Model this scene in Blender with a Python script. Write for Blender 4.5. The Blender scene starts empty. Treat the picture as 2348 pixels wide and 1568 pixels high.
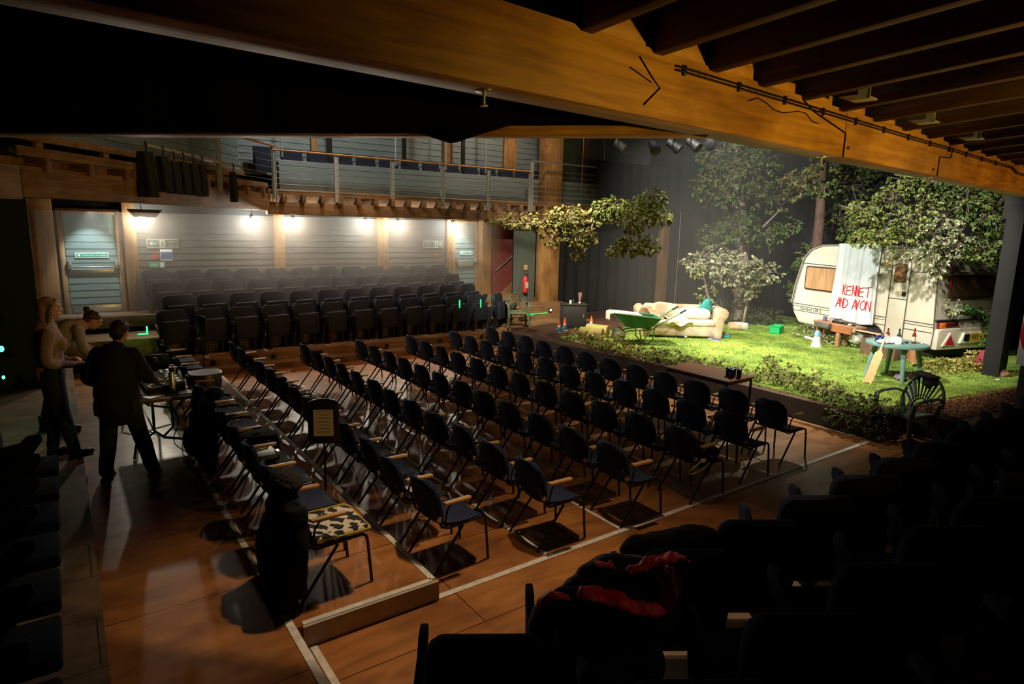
import bpy, bmesh, math, random
from mathutils import Vector, Matrix, Euler
random.seed(7)
C = bpy.context.scene.collection
PI = math.pi
def RZ(a): return Matrix.Rotation(a, 4, 'Z')
def T(x, y, z): return Matrix.Translation((x, y, z))

# ---------------------------------------------------------------- camera, world, lights, exposure
sc = bpy.context.scene
def setup_camera():
    yaw, pitch, roll, f = .62248, .18198, .024326, 1449.3
    cy, sy = math.cos(yaw), math.sin(yaw)
    fwd = Vector((sy*math.cos(pitch), cy*math.cos(pitch), -math.sin(pitch)))
    right = Vector((cy, -sy, 0)); up = right.cross(fwd)
    r = right*math.cos(roll) + up*math.sin(roll); u = -right*math.sin(roll) + up*math.cos(roll)
    cd = bpy.data.cameras.new('camera'); cam = bpy.data.objects.new('camera', cd); C.objects.link(cam)
    cd.sensor_width = 36; cd.lens = f/2348*36; cd.clip_start = .05; cd.clip_end = 200
    m = Matrix(((r.x, u.x, -fwd.x, 0), (r.y, u.y, -fwd.y, 0), (r.z, u.z, -fwd.z, 3.0), (0, 0, 0, 1)))
    cam.matrix_world = m; sc.camera = cam
setup_camera()
w = bpy.data.worlds.new('world'); sc.world = w; w.use_nodes = True
w.node_tree.nodes['Background'].inputs[0].default_value = (.05, .045, .05, 1)
w.node_tree.nodes['Background'].inputs[1].default_value = .12
sc.view_settings.view_transform = 'Standard'; sc.view_settings.look = 'None'
sc.view_settings.gamma = 1; sc.view_settings.use_curve_mapping = False
sc.view_settings.exposure = 0.0
cy_ = sc.cycles
cy_.max_bounces = 5; cy_.diffuse_bounces = 3; cy_.glossy_bounces = 2; cy_.transmission_bounces = 3
cy_.volume_bounces = 0; cy_.transparent_max_bounces = 4
cy_.caustics_reflective = False; cy_.caustics_refractive = False
cy_.use_denoising = True; cy_.sample_clamp_indirect = 4
cy_.use_adaptive_sampling = True; cy_.adaptive_threshold = .02
cy_.volume_step_rate = 1; cy_.volume_max_steps = 64

def light(name, kind, loc, target, energy, color, size=.1, cone=60, blend=.5):
    ld = bpy.data.lights.new(name, kind); ld.energy = energy; ld.color = color
    if kind == 'SPOT': ld.spot_size = math.radians(cone); ld.spot_blend = blend; ld.shadow_soft_size = size
    elif kind == 'POINT': ld.shadow_soft_size = size
    elif kind == 'AREA': ld.size = size
    o = bpy.data.objects.new(name, ld); C.objects.link(o); o.location = loc
    if target is not None:
        o.rotation_euler = (Vector(target)-Vector(loc)).to_track_quat('-Z', 'Y').to_euler()
    return o
AMB = (1.0, .62, .26); WARM = (1.0, .86, .64); WHITE = (1.0, .97, .86); COOL = (.86, .99, 1.0)
# stage wash rigged over the auditorium, plus a few added fills
light('stage_spot', 'SPOT', (7.2, 6.6, 7.4), (15.2, 7.6, .9), 4700, WHITE, .12, 52, .45)
light('stage_spot', 'SPOT', (8.0, 12.2, 6.8), (12.8, 10.6, .8), 5600, WARM, .12, 50, .7)
light('stage_spot', 'SPOT', (6.0, 3.4, 6.6), (12.6, 6.4, .4), 3200, WARM, .12, 42, .7)
light('stage_spot', 'SPOT', (8.2, 8.0, 7.6), (17.5, 12.2, 2.8), 4800, (1, .96, .84), .12, 52, .8)
light('stage_spot', 'SPOT', (13.2, 8.2, 6.4), (10.6, 7.6, .4), 1900, (1, .92, .66), .12, 58, .6)  # added spot above the stage, only to brighten the edge ivy
light('stage_spot', 'SPOT', (12.4, 4.7, 4.9), (16.0, 5.3, 1.5), 330, (1, .90, .74), .12, 46, .7)  # added fill for the dark rear end of the caravan
light('stage_spot', 'SPOT', (6.0, 8.0, 6.9), (9.8, 11.6, 2.9), 4800, (1, .90, .66), .12, 44, .8)
light('stage_spot', 'SPOT', (8.3, 8.6, 8.0), (10.3, 7.3, .4), 1700, (1, .92, .68), .12, 38, .7)  # added front light, lifts the ivy border
light('stage_spot', 'SPOT', (8.3, 8.0, 8.0), (10.6, 4.8, .4), 900, (1, .94, .74), .12, 30, .7)
# warm house light over the flat floor
light('house_spot', 'SPOT', (6.6, 6.2, 8.6), (4.4, 6.8, 0), 2500, (1, .72, .44), .09, 80, .5)
light('house_spot', 'SPOT', (4.2, 5.0, 7.6), (2.5, 3.0, .4), 820, (1, .72, .44), .09, 58, .9)
light('house_spot', 'SPOT', (3.4, 4.6, 5.0), (1.2, 3.2, 0), 110, (1, .70, .42), .12, 80, .9)  # added low fill for the near-left floor, not a house lamp
light('house_spot', 'SPOT', (6.0, 11.0, 6.5), (5.5, 14.0, .3), 420, (1, .58, .28), .2, 80, .8)
# amber light thrown at the big beam from below the near gallery
light('gallery_lamp', 'SPOT', (5.4, -1.4, 2.9), (4.6, 2.9, 3.9), 540, (1, .58, .10), .1, 85, .8)
light('gallery_lamp', 'SPOT', (10.0, -.6, 2.9), (9.6, 3.1, 3.85), 330, (1, .52, .10), .1, 100, .7)
light('gallery_lamp', 'SPOT', (3.7, .3, 3.3), (2.05, 1.95, 1.35), 13, (1, .80, .62), .05, 26, .8)  # added spot out of view, brightens the red-lined jacket, not the beam
light('people_fill', 'SPOT', (3.4, 9.2, 4.4), (-.05, 8.7, 1.35), 95, (1, .74, .60), .08, 24, .8)  # added fill on the people; no lamp of the desk
# downlights on the two doors
light('door_light', 'SPOT', (.62, 15.35, 3.22), (.55, 16.1, 1.9), 150, COOL, .03, 60, .7)
light('door_light', 'SPOT', (9.42, 15.5, 3.2), (9.6, 16.1, 2.2), 130, COOL, .03, 56, .7)
light('balcony_light', 'SPOT', (5.0, 13.2, 7.0), (6.0, 15.8, 4.4), 400, (.96, .97, .90), .3, 110, .8)
light('balcony_light', 'SPOT', (10.5, 13.4, 7.0), (10.5, 15.8, 4.4), 330, (1, .82, .62), .3, 100, .8)
light('balcony_light', 'SPOT', (2.8, 10.5, 6.4), (.4, 13.2, 3.9), 60, (1, .80, .55), .3, 80, .8)

# ---------------------------------------------------------------- materials
def M(name, col, rough=.7, metal=0, spec=.5, var=0, vscale=8, bump=0, bscale=40, stretch=None, col2=None, emit=None, estr=0, alpha=None, trans=0, dirt=None):
    m = bpy.data.materials.new(name); m.use_nodes = True
    nt = m.node_tree; b = nt.nodes['Principled BSDF']
    b.inputs['Base Color'].default_value = (*col, 1); b.inputs['Roughness'].default_value = rough
    b.inputs['Metallic'].default_value = metal; b.inputs['Specular IOR Level'].default_value = spec
    if trans: b.inputs['Transmission Weight'].default_value = trans
    if emit: b.inputs['Emission Color'].default_value = (*emit, 1); b.inputs['Emission Strength'].default_value = estr
    if var or bump or col2:
        tc = nt.nodes.new('ShaderNodeTexCoord'); mp = nt.nodes.new('ShaderNodeMapping')
        nt.links.new(tc.outputs['Object'], mp.inputs[0])
        if stretch: mp.inputs['Scale'].default_value = stretch
        n = nt.nodes.new('ShaderNodeTexNoise'); n.inputs['Scale'].default_value = vscale; n.inputs['Detail'].default_value = 5
        nt.links.new(mp.outputs[0], n.inputs[0])
        c2 = col2 or tuple(c*(1-var) for c in col)
        rp = nt.nodes.new('ShaderNodeValToRGB'); rp.color_ramp.elements[0].position = .35; rp.color_ramp.elements[1].position = .65
        rp.color_ramp.elements[0].color = (*c2, 1); rp.color_ramp.elements[1].color = (*col, 1)
        nt.links.new(n.outputs[0], rp.inputs[0]); nt.links.new(rp.outputs[0], b.inputs['Base Color'])
        if bump:
            n2 = nt.nodes.new('ShaderNodeTexNoise'); n2.inputs['Scale'].default_value = bscale; n2.inputs['Detail'].default_value = 3
            nt.links.new(mp.outputs[0], n2.inputs[0])
            bp = nt.nodes.new('ShaderNodeBump'); bp.inputs['Strength'].default_value = bump; bp.inputs['Distance'].default_value = .01
            nt.links.new(n2.outputs[0], bp.inputs['Height']); nt.links.new(bp.outputs[0], b.inputs['Normal'])
    return m
def timber(name, c1, c2, rough=.55, axis='X', knots=True, scl=None):
    m = bpy.data.materials.new(name); m.use_nodes = True; nt = m.node_tree; b = nt.nodes['Principled BSDF']
    L = nt.links.new
    tc = nt.nodes.new('ShaderNodeTexCoord'); mp = nt.nodes.new('ShaderNodeMapping')
    s = {'X': (.7, 9, 9), 'Y': (9, .7, 9), 'Z': (9, 9, .7)}[axis]; mp.inputs['Scale'].default_value = scl or s
    L(tc.outputs['Object'], mp.inputs[0])
    n = nt.nodes.new('ShaderNodeTexNoise'); n.inputs['Scale'].default_value = 2.2; n.inputs['Detail'].default_value = 8; n.inputs['Distortion'].default_value = .6
    L(mp.outputs[0], n.inputs[0])
    rp = nt.nodes.new('ShaderNodeValToRGB'); e = rp.color_ramp.elements
    e[0].position = .3; e[0].color = (*c2, 1); e[1].position = .62; e[1].color = (*c1, 1)
    L(n.outputs[0], rp.inputs[0])
    n2 = nt.nodes.new('ShaderNodeTexNoise'); n2.inputs['Scale'].default_value = 1.4; n2.inputs['Detail'].default_value = 4
    L(tc.outputs['Object'], n2.inputs[0])
    r2 = nt.nodes.new('ShaderNodeValToRGB'); r2.color_ramp.elements[0].position = .36; r2.color_ramp.elements[0].color = (.5, .42, .36, 1)
    r2.color_ramp.elements[1].position = .56; r2.color_ramp.elements[1].color = (1, 1, 1, 1)
    L(n2.outputs[0], r2.inputs[0])
    mx = nt.nodes.new('ShaderNodeMix'); mx.data_type = 'RGBA'; mx.blend_type = 'MULTIPLY'; mx.inputs[0].default_value = .8
    L(rp.outputs[0], mx.inputs[6]); L(r2.outputs[0], mx.inputs[7])
    out = mx.outputs[2]
    if knots:
        v = nt.nodes.new('ShaderNodeTexVoronoi'); v.inputs['Scale'].default_value = 1.7
        L(tc.outputs['Object'], v.inputs[0])
        r3 = nt.nodes.new('ShaderNodeValToRGB'); r3.color_ramp.elements[0].position = .03; r3.color_ramp.elements[0].color = (.12, .06, .03, 1)
        r3.color_ramp.elements[1].position = .09; r3.color_ramp.elements[1].color = (1, 1, 1, 1)
        L(v.outputs[0], r3.inputs[0])
        m3 = nt.nodes.new('ShaderNodeMix'); m3.data_type = 'RGBA'; m3.blend_type = 'MULTIPLY'; m3.inputs[0].default_value = .8
        L(out, m3.inputs[6]); L(r3.outputs[0], m3.inputs[7]); out = m3.outputs[2]
    L(out, b.inputs['Base Color']); b.inputs['Roughness'].default_value = rough
    bp = nt.nodes.new('ShaderNodeBump'); bp.inputs['Strength'].default_value = .25; bp.inputs['Distance'].default_value = .01
    L(n.outputs[0], bp.inputs['Height']); L(bp.outputs[0], b.inputs['Normal'])
    return m
def plywood(name, c1, c2, seam=(2.44, 1.22), rough=.33):
    m = timber(name, c1, c2, rough, 'X', False, (.8, 2.6, 3)); nt = m.node_tree; b = nt.nodes['Principled BSDF']; L = nt.links.new
    src = b.inputs['Base Color'].links[0].from_socket
    tc = nt.nodes.new('ShaderNodeTexCoord')
    br = nt.nodes.new('ShaderNodeTexBrick'); br.inputs['Scale'].default_value = 1; br.inputs['Brick Width'].default_value = seam[0]; br.inputs['Row Height'].default_value = seam[1]
    br.inputs['Mortar Size'].default_value = .006; br.inputs['Color1'].default_value = (1, 1, 1, 1); br.inputs['Color2'].default_value = (.86, .84, .8, 1); br.inputs['Mortar'].default_value = (.25, .2, .15, 1)
    L(tc.outputs['Object'], br.inputs[0])
    mx = nt.nodes.new('ShaderNodeMix'); mx.data_type = 'RGBA'; mx.blend_type = 'MULTIPLY'; mx.inputs[0].default_value = 1
    L(src, mx.inputs[6]); L(br.outputs[0], mx.inputs[7]); L(mx.outputs[2], b.inputs['Base Color'])
    n3 = nt.nodes.new('ShaderNodeTexNoise'); n3.inputs['Scale'].default_value = 3; n3.inputs['Detail'].default_value = 6
    L(tc.outputs['Object'], n3.inputs[0])
    mr = nt.nodes.new('ShaderNodeMapRange'); mr.inputs[3].default_value = rough-.08; mr.inputs[4].default_value = rough+.16
    L(n3.outputs[0], mr.inputs[0]); L(mr.outputs[0], b.inputs['Roughness'])
    return m
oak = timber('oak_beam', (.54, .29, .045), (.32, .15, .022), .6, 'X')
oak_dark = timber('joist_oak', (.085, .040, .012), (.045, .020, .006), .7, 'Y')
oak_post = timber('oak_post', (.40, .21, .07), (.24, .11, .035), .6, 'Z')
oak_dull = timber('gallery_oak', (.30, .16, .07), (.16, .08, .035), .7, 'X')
floor_m = plywood('varnished_ply', (.52, .215, .060), (.30, .115, .032))
deck_m = plywood('pale_deck', (.30, .19, .10), (.18, .11, .055), (3, .6), .6)
tape_m = M('white_tape', (.85, .81, .74), .6, var=.25, vscale=14)
navy = M('navy_fabric', (.012, .02, .06), .85, spec=.25, bump=.3, bscale=300, var=.25, vscale=20)
navy_b = M('navy_shell', (.012, .018, .045), .6, spec=.3)
navy_far = M('far_navy_fabric', (.020, .022, .038), .85, spec=.2, var=.2)  # greyer navy for the far bank and gallery seats
black_s = M('black_steel', (.012, .012, .014), .38, .3)
chrome = M('brushed_steel', (.55, .55, .54), .32, .9)
armwood = M('arm_beech', (.55, .30, .11), .45, var=.25, vscale=6, stretch=(2, 20, 20))
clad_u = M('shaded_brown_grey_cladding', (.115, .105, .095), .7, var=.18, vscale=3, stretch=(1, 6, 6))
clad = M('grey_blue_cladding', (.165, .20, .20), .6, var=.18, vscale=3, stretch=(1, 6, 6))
clad_d = M('door_cladding', (.15, .215, .20), .5, var=.12, vscale=3)
black_c = M('black_drape', (.018, .018, .020), .95, spec=.1, var=.3, vscale=2, bump=.2, bscale=60)
black_p = M('black_paint', (.014, .013, .013), .7, var=.3, vscale=3)
near_black = M('near_black_matt', (.006, .005, .004), .95, spec=.05)  # plain near-black for walls, ceiling, masking cloth and joint lines
white_p = M('white_paint', (.72, .72, .69), .45)
rust = M('dark_red_wall', (.16, .035, .028), .7, var=.2)
bulb_m = M('lit_bulb', (1, 1, 1), .5, emit=(.88, 1.0, .97), estr=160)

# ---------------------------------------------------------------- mesh helper
class MB:
    def __init__(s): s.v = []; s.f = []
    def add(s, vs, fs, M_=None):
        o = len(s.v)
        s.v += [(M_ @ Vector(p)) if M_ is not None else Vector(p) for p in vs]
        s.f += [tuple(i+o for i in f) for f in fs]; return s
    def box(s, c, d, M_=None):
        x, y, z = d[0]/2, d[1]/2, d[2]/2
        vs = [(c[0]+a*x, c[1]+b*y, c[2]+e*z) for e in (-1, 1) for b in (-1, 1) for a in (-1, 1)]
        return s.add(vs, [(0, 2, 3, 1), (4, 5, 7, 6), (0, 1, 5, 4), (2, 6, 7, 3), (0, 4, 6, 2), (1, 3, 7, 5)], M_)
    def b2(s, a, b, M_=None):
        return s.box([(p+q)/2 for p, q in zip(a, b)], [abs(q-p) for p, q in zip(a, b)], M_)
    def tube(s, pts, r, n=8, caps=True, closed=False, M_=None, sq=None):
        P = [Vector(p) for p in pts]; k = len(P); R = list(r) if isinstance(r, (list, tuple)) else [r]*k
        vs = []; up = None
        for i, p in enumerate(P):
            a = P[(i-1) % k] if (i or closed) else P[0]; b = P[(i+1) % k] if (i < k-1 or closed) else P[-1]
            t = (b-a); t = t.normalized() if t.length > 1e-9 else Vector((0, 0, 1))
            if up is None: up = Vector((0, 0, 1)) if abs(t.z) < .9 else Vector((1, 0, 0))
            x = t.cross(up)
            if x.length < 1e-6: x = t.orthogonal()
            x.normalize(); y = x.cross(t).normalized(); up = y
            for j in range(n):
                an = 2*PI*j/n
                vs.append(p + x*math.cos(an)*R[i]*(sq[0] if sq else 1) + y*math.sin(an)*R[i]*(sq[1] if sq else 1))
        fs = []
        for i in range(k if closed else k-1):
            for j in range(n):
                a = i*n+j; b = i*n+(j+1) % n; c = ((i+1) % k)*n+(j+1) % n; d = ((i+1) % k)*n+j
                fs.append((a, b, c, d))
        if caps and not closed: fs += [tuple(range(n-1, -1, -1)), tuple(range((k-1)*n, k*n))]
        return s.add(vs, fs, M_)
    def lathe(s, prof, n=20, M_=None):
        vs = []; fs = []
        for r, z in prof:
            for j in range(n): vs.append((r*math.cos(2*PI*j/n), r*math.sin(2*PI*j/n), z))
        k = len(prof)
        for i in range(k-1):
            for j in range(n): fs.append((i*n+j, i*n+(j+1) % n, (i+1)*n+(j+1) % n, (i+1)*n+j))
        fs += [tuple(range(n-1, -1, -1)), tuple(range((k-1)*n, k*n))]
        return s.add(vs, fs, M_)
    def ell(s, c, r, n=16, M_=None, p=1.0):
        if not isinstance(r, (tuple, list)): r = (r, r, r)
        vs = []; m = n//2
        def sg(v): return math.copysign(abs(v)**p, v)
        for i in range(m+1):
            th = PI*i/m; z = -math.cos(th); q = math.sin(th)
            for j in range(n):
                a = 2*PI*j/n; vs.append((c[0]+r[0]*sg(q*math.cos(a)), c[1]+r[1]*sg(q*math.sin(a)), c[2]+r[2]*sg(z)))
        fs = [(i*n+j, i*n+(j+1) % n, (i+1)*n+(j+1) % n, (i+1)*n+j) for i in range(m) for j in range(n)]
        return s.add(vs, fs, M_)
    def prism(s, pts, z0, z1, M_=None):
        n = len(pts); vs = [(x, y, z0) for x, y in pts]+[(x, y, z1) for x, y in pts]
        fs = [tuple(range(n-1, -1, -1)), tuple(range(n, 2*n))]+[(i, (i+1) % n, n+(i+1) % n, n+i) for i in range(n)]
        return s.add(vs, fs, M_)
    def grid(s, fn, nu, nv, M_=None):
        vs = [fn(i/nu, j/nv) for j in range(nv+1) for i in range(nu+1)]
        fs = [(j*(nu+1)+i, j*(nu+1)+i+1, (j+1)*(nu+1)+i+1, (j+1)*(nu+1)+i) for j in range(nv) for i in range(nu)]
        return s.add(vs, fs, M_)
    def build(s, name, mat, parent=None, bevel=0, seg=2, smooth=True, ang=40, loc=None, weld=True):
        me = bpy.data.meshes.new(name); me.from_pydata([tuple(v) for v in s.v], [], s.f)
        bm = bmesh.new(); bm.from_mesh(me)
        if weld: bmesh.ops.remove_doubles(bm, verts=bm.verts, dist=1e-5)
        if bevel:
            es = [e for e in bm.edges if len(e.link_faces) == 2 and e.calc_face_angle(0) > math.radians(35)]
            bmesh.ops.bevel(bm, geom=es, offset=bevel, segments=seg, affect='EDGES', profile=.5, clamp_overlap=True)
        bmesh.ops.recalc_face_normals(bm, faces=bm.faces)
        bm.to_mesh(me); bm.free(); me.validate()
        if smooth: me.shade_smooth(); me.set_sharp_from_angle(angle=math.radians(ang))
        me.materials.append(mat)
        o = bpy.data.objects.new(name, me); C.objects.link(o)
        if parent is not None: o.parent = parent
        if loc: o.location = loc
        return o
def tag(o, label, cat, group=None, kind=None):
    o['label'] = label; o['category'] = cat
    if group: o['group'] = group
    if kind: o['kind'] = kind
    return o
def struct(o, label=None):
    o['kind'] = 'structure'
    if label: o['label'] = label
    return o
def thing(name, label, cat, loc=(0, 0, 0), rz=0, group=None):
    o = bpy.data.objects.new(name, None); C.objects.link(o); o.empty_display_size = .1
    o.location = loc; o.rotation_euler = (0, 0, rz); return tag(o, label, cat, group)
def kids(o): return [c for c in bpy.data.objects if c.parent == o]
def dup(root, loc, rz, label, group=None, drop=()):
    tree = root.get('_t')
    r = root.copy(); C.objects.link(r); r.location = loc; r.rotation_euler = (0, 0, rz); r['label'] = label
    if group: r['group'] = group
    for ch in KIDS[root.name]:
        if ch.name.split('.')[0] in drop: continue
        c = ch.copy(); C.objects.link(c); c.parent = r
        for g in KIDS.get(ch.name, ()):
            d = g.copy(); C.objects.link(d); d.parent = c
    return r
KIDS = {}
def reg(root):
    KIDS[root.name] = kids(root)
    for c in KIDS[root.name]: KIDS[c.name] = kids(c)
ORD = ['first', 'second', 'third', 'fourth', 'fifth', 'sixth', 'seventh', 'eighth', 'ninth', 'tenth', 'eleventh', 'twelfth', 'thirteenth', 'fourteenth', 'fifteenth', 'sixteenth']
def text(body, size, M_, mat, parent, name='lettering', ext=.002, align='CENTER', sx=1.0):
    cu = bpy.data.curves.new(name, 'FONT'); cu.body = body; cu.size = size; cu.extrude = ext; cu.align_x = align; cu.align_y = 'CENTER'
    cu.materials.append(mat)
    tmp = bpy.data.objects.new('tmp_text', cu); C.objects.link(tmp); bpy.context.view_layer.update()
    me = bpy.data.meshes.new_from_object(tmp.evaluated_get(bpy.context.evaluated_depsgraph_get())); bpy.data.objects.remove(tmp)
    me.transform(M_ @ Matrix.Diagonal((sx, 1, 1, 1))); me.materials.clear(); me.materials.append(mat)
    o = bpy.data.objects.new(name, me); C.objects.link(o); o.parent = parent; return o
def facing(nx, ny, loc):
    # text frame standing upright at loc, readable from the side (nx, ny) points to
    n = Vector((nx, ny, 0)).normalized(); up = Vector((0, 0, 1)); x = up.cross(n)
    return Matrix(((x.x, up.x, n.x, loc[0]), (x.y, up.y, n.y, loc[1]), (x.z, up.z, n.z, loc[2]), (0, 0, 0, 1)))
def remesh(o, vox=.012, sm=4, disp=0, dscale=.1):
    r = o.modifiers.new('r', 'REMESH'); r.mode = 'VOXEL'; r.voxel_size = vox; r.use_smooth_shade = True
    if disp:
        t = bpy.data.textures.new(o.name+'_folds', 'CLOUDS'); t.noise_scale = dscale; t.noise_depth = 2
        d = o.modifiers.new('d', 'DISPLACE'); d.texture = t; d.strength = disp; d.mid_level = .5
    s_ = o.modifiers.new('s', 'SMOOTH'); s_.iterations = sm; s_.factor = .5
    return o
# ---------------------------------------------------------------- floors
def slab(name, x0, x1, y0, y1, z0, z1, mat, label=None):
    o = MB().b2((x0, y0, z0), (x1, y1, z1)).build(name, mat); return struct(o, label)
slab('floor', -.2, 24, -3, 16.6, -.2, 0, floor_m, 'orange-brown varnished plywood floor')
slab('floor_gangway', .04, 1.15, .5, 12.6, .001, .165, floor_m, 'raised plywood gangway at the side of the chairs')
slab('floor_platform', 1.15, 2.28, 4.13, 12.25, .001, .165, floor_m, 'low plywood platform under the side column of chairs')
slab('floor_deck', -3.2, .04, 0, 16.2, .0, .30, deck_m, 'pale timber deck beside the gangway')
MB().b2((1.19, 4.105, .0), (2.28, 4.13, .165)).build('trim_1', M('riser_board', (.52, .48, .42), .7, var=.2))['kind'] = 'structure'
def tape(n, pts, wd=.045, z=.0):
    b = MB()
    for (x0, y0), (x1, y1) in zip(pts[:-1], pts[1:]):
        a = Vector((x0, y0, 0)); c = Vector((x1, y1, 0)); t = (c-a).normalized(); p = Vector((-t.y, t.x, 0))*wd/2
        b.add([a-p+Vector((0, 0, z+.002)), c-p+Vector((0, 0, z+.002)), c+p+Vector((0, 0, z+.002)), a+p+Vector((0, 0, z+.002)),
               a-p+Vector((0, 0, z+.0055)), c-p+Vector((0, 0, z+.0055)), c+p+Vector((0, 0, z+.0055)), a+p+Vector((0, 0, z+.0055))],
              [(0, 3, 2, 1), (4, 5, 6, 7), (0, 1, 5, 4), (1, 2, 6, 5), (2, 3, 7, 6), (3, 0, 4, 7)])
    o = b.build('trim_%d' % n, tape_m, smooth=False); o['kind'] = 'structure'; return o
tape(2, [(1.12, .8), (1.12, 12.5)], .055, .165)
tape(3, [(2.25, 4.16), (2.25, 12.2)], .05, .165)
tape(4, [(1.2, 4.155), (2.24, 4.155)], .05, .165)
tape(5, [(1.24, 4.16-.02), (10.4, 4.16)], .06)
tape(6, [(1.25, 4.1), (1.25, 2.7)], .05)
tape(7, [(3.46, 4.19), (3.46, 11.6)], .05)
tape(8, [(4.41, 4.19), (4.41, 11.6)], .04)
tape(9, [(9.55, 4.19), (9.55, 11.2)], .03)
tape(10, [(10.38, 4.16), (10.38, 3.2)], .04)
# near terraces under the fixed seats
slab('floor_terrace', 1.6, 12, 1.75, 2.6, .001, .45, deck_m)
for i, (y0, y1, h) in enumerate(((.85, 1.75, .72), (-.05, .85, .99), (-.95, -.05, 1.26))):
    slab('floor_terrace.%03d' % (i+1), -1.2, 12, y0, y1, .001, h, deck_m)
slab('floor_terrace.004', .0, 1.6, 1.75, 2.5, .001, .45, deck_m)
# far bank decks with vent grilles in the risers
bank = [(13.32, .30), (13.98, .52), (14.64, .74), (15.30, .95)]
for i, (y, z) in enumerate(bank):
    slab('floor_step.%03d' % (i+1), 1.55 if i < 3 else -.8, 10.9 if i < 3 else 11.2, y, 16.1, .0 if i == 0 else bank[i-1][1]-.02, z, deck_m if i else oak_dull)
slab('floor_step.005', 2.0, 9.5, 13.0, 13.32, .001, .13, oak_dull)
slab('floor_step.006', -.8, 1.55, 14.3, 15.3, .3, .62, deck_m)
slab('floor_step.007', 9.6, 12.4, 13.4, 15.3, .0, .38, oak_dull)
slab('floor_step.008', 10.2, 12.45, 14.2, 16.1, .38, .75, oak_dull)
b = MB()
for x in range(0, 150):
    xx = 2.1+x*.058
    if xx > 10.6: break
    b.b2((xx, 13.955, .31), (xx+.02, 13.975, .50))
for k in range(4): b.b2((2.1, 13.95, .33+k*.05), (10.6, 13.97, .345+k*.05))
struct(b.build('trim_20', M('vent_grille', (.22, .15, .08), .7), smooth=False), 'timber lattice vent along the front seat riser')
struct(MB().b2((2.05, 13.972, .30), (10.65, 13.98, .515)).build('trim_21', near_black, smooth=False))
struct(MB().b2((1.62, 15.98, .95), (9.15, 16.03, 1.74)).build('trim_22', navy_far, bevel=.004), 'dark band of boards behind the top row of far seats')
b = MB()
for px_ in (2.32, 3.47, 4.45, 6.0, 7.4, 8.6):
    o = MB().lathe([(.03, 0), (.05, .0), (.055, .012), (.045, .02), (.018, .018)], 20, T(px_, 13.318, .21) @ Matrix.Rotation(PI/2, 4, 'X')).build('floor_socket', black_s)
    tag(o, 'round black socket in the step front, %s along' % ORD[[2.32, 3.47, 4.45, 6.0, 7.4, 8.6].index(px_)], 'socket', 'round sockets in the step front')

# ---------------------------------------------------------------- clapboard walls
def clapboard(name, x0, x1, z0, z1, M_, mat, h=.145, lab=None, d=.022):
    b = MB(); z = z0
    while z < z1-.01:
        t = min(h, z1-z)
        b.add([(x0, 0, z), (x1, 0, z), (x1, -d, z), (x0, -d, z), (x0, -.004, z+t), (x1, -.004, z+t), (x0, .02, z), (x1, .02, z), (x0, .02, z+t), (x1, .02, z+t)],
              [(3, 2, 5, 4), (0, 1, 2, 3), (6, 8, 9, 7)], None)
        z += h
    b.v = [M_ @ v for v in b.v]
    return struct(b.build(name, mat, smooth=False), lab)
WB = 16.15
struct(MB().b2((-3.2, WB+.05, 0), (24, WB+.25, 8)).build('wall_back', near_black))
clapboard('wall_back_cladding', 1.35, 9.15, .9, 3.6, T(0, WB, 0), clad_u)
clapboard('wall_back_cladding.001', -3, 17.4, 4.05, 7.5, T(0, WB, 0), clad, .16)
def post(name, x0, x1, y0, y1, z0, z1, mat=None, lab=None):
    return struct(MB().b2((x0, y0, z0), (x1, y1, z1)).build(name, mat or oak_post, bevel=.008), lab)
for i, (a, c_) in enumerate(((4.33, 4.57), (7.02, 7.30), (9.12, 9.36))):
    post('column_%d' % (i+1), a, c_, WB-.14, WB+.05, .95, 3.5)
post('column_4', 1.18, 1.42, WB-.16, WB+.05, .9, 3.5); post('column_5', -.45, -.02, WB-.14, WB+.05, .3, 3.5); post('column_6', 10.22, 10.55, WB-.3, WB+.0, .7, 3.5)
post('column_7', 11.83, 12.47, 15.0, 15.34, 0, 7.9, None, 'broad golden oak column at the stage corner')
post('column_8', 17.06, 17.40, 14.98, 15.2, .3, 3.5, None, 'slim oak post behind the sofa')
post('trim_30', 15.9, 17.1, 15.02, 15.1, 2.28, 2.34); post('trim_31', 15.2, 17.42, 14.95, 15.2, 3.3, 3.62)
for i, (a, c_) in enumerate(((8.85, 9.1), (10.85, 11.3), (13.9, 14.15))):
    post('column_%d' % (i+10), a*1.02, c_*1.02, WB-.1, WB+.03, 4.0, 7.2)
for i, xx in enumerate((-1.2, 1.0, 3.2, 5.3)):
    post('column_%d' % (i+20), xx, xx+.16, WB-.1, WB+.03, 4.0, 7.2)
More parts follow.
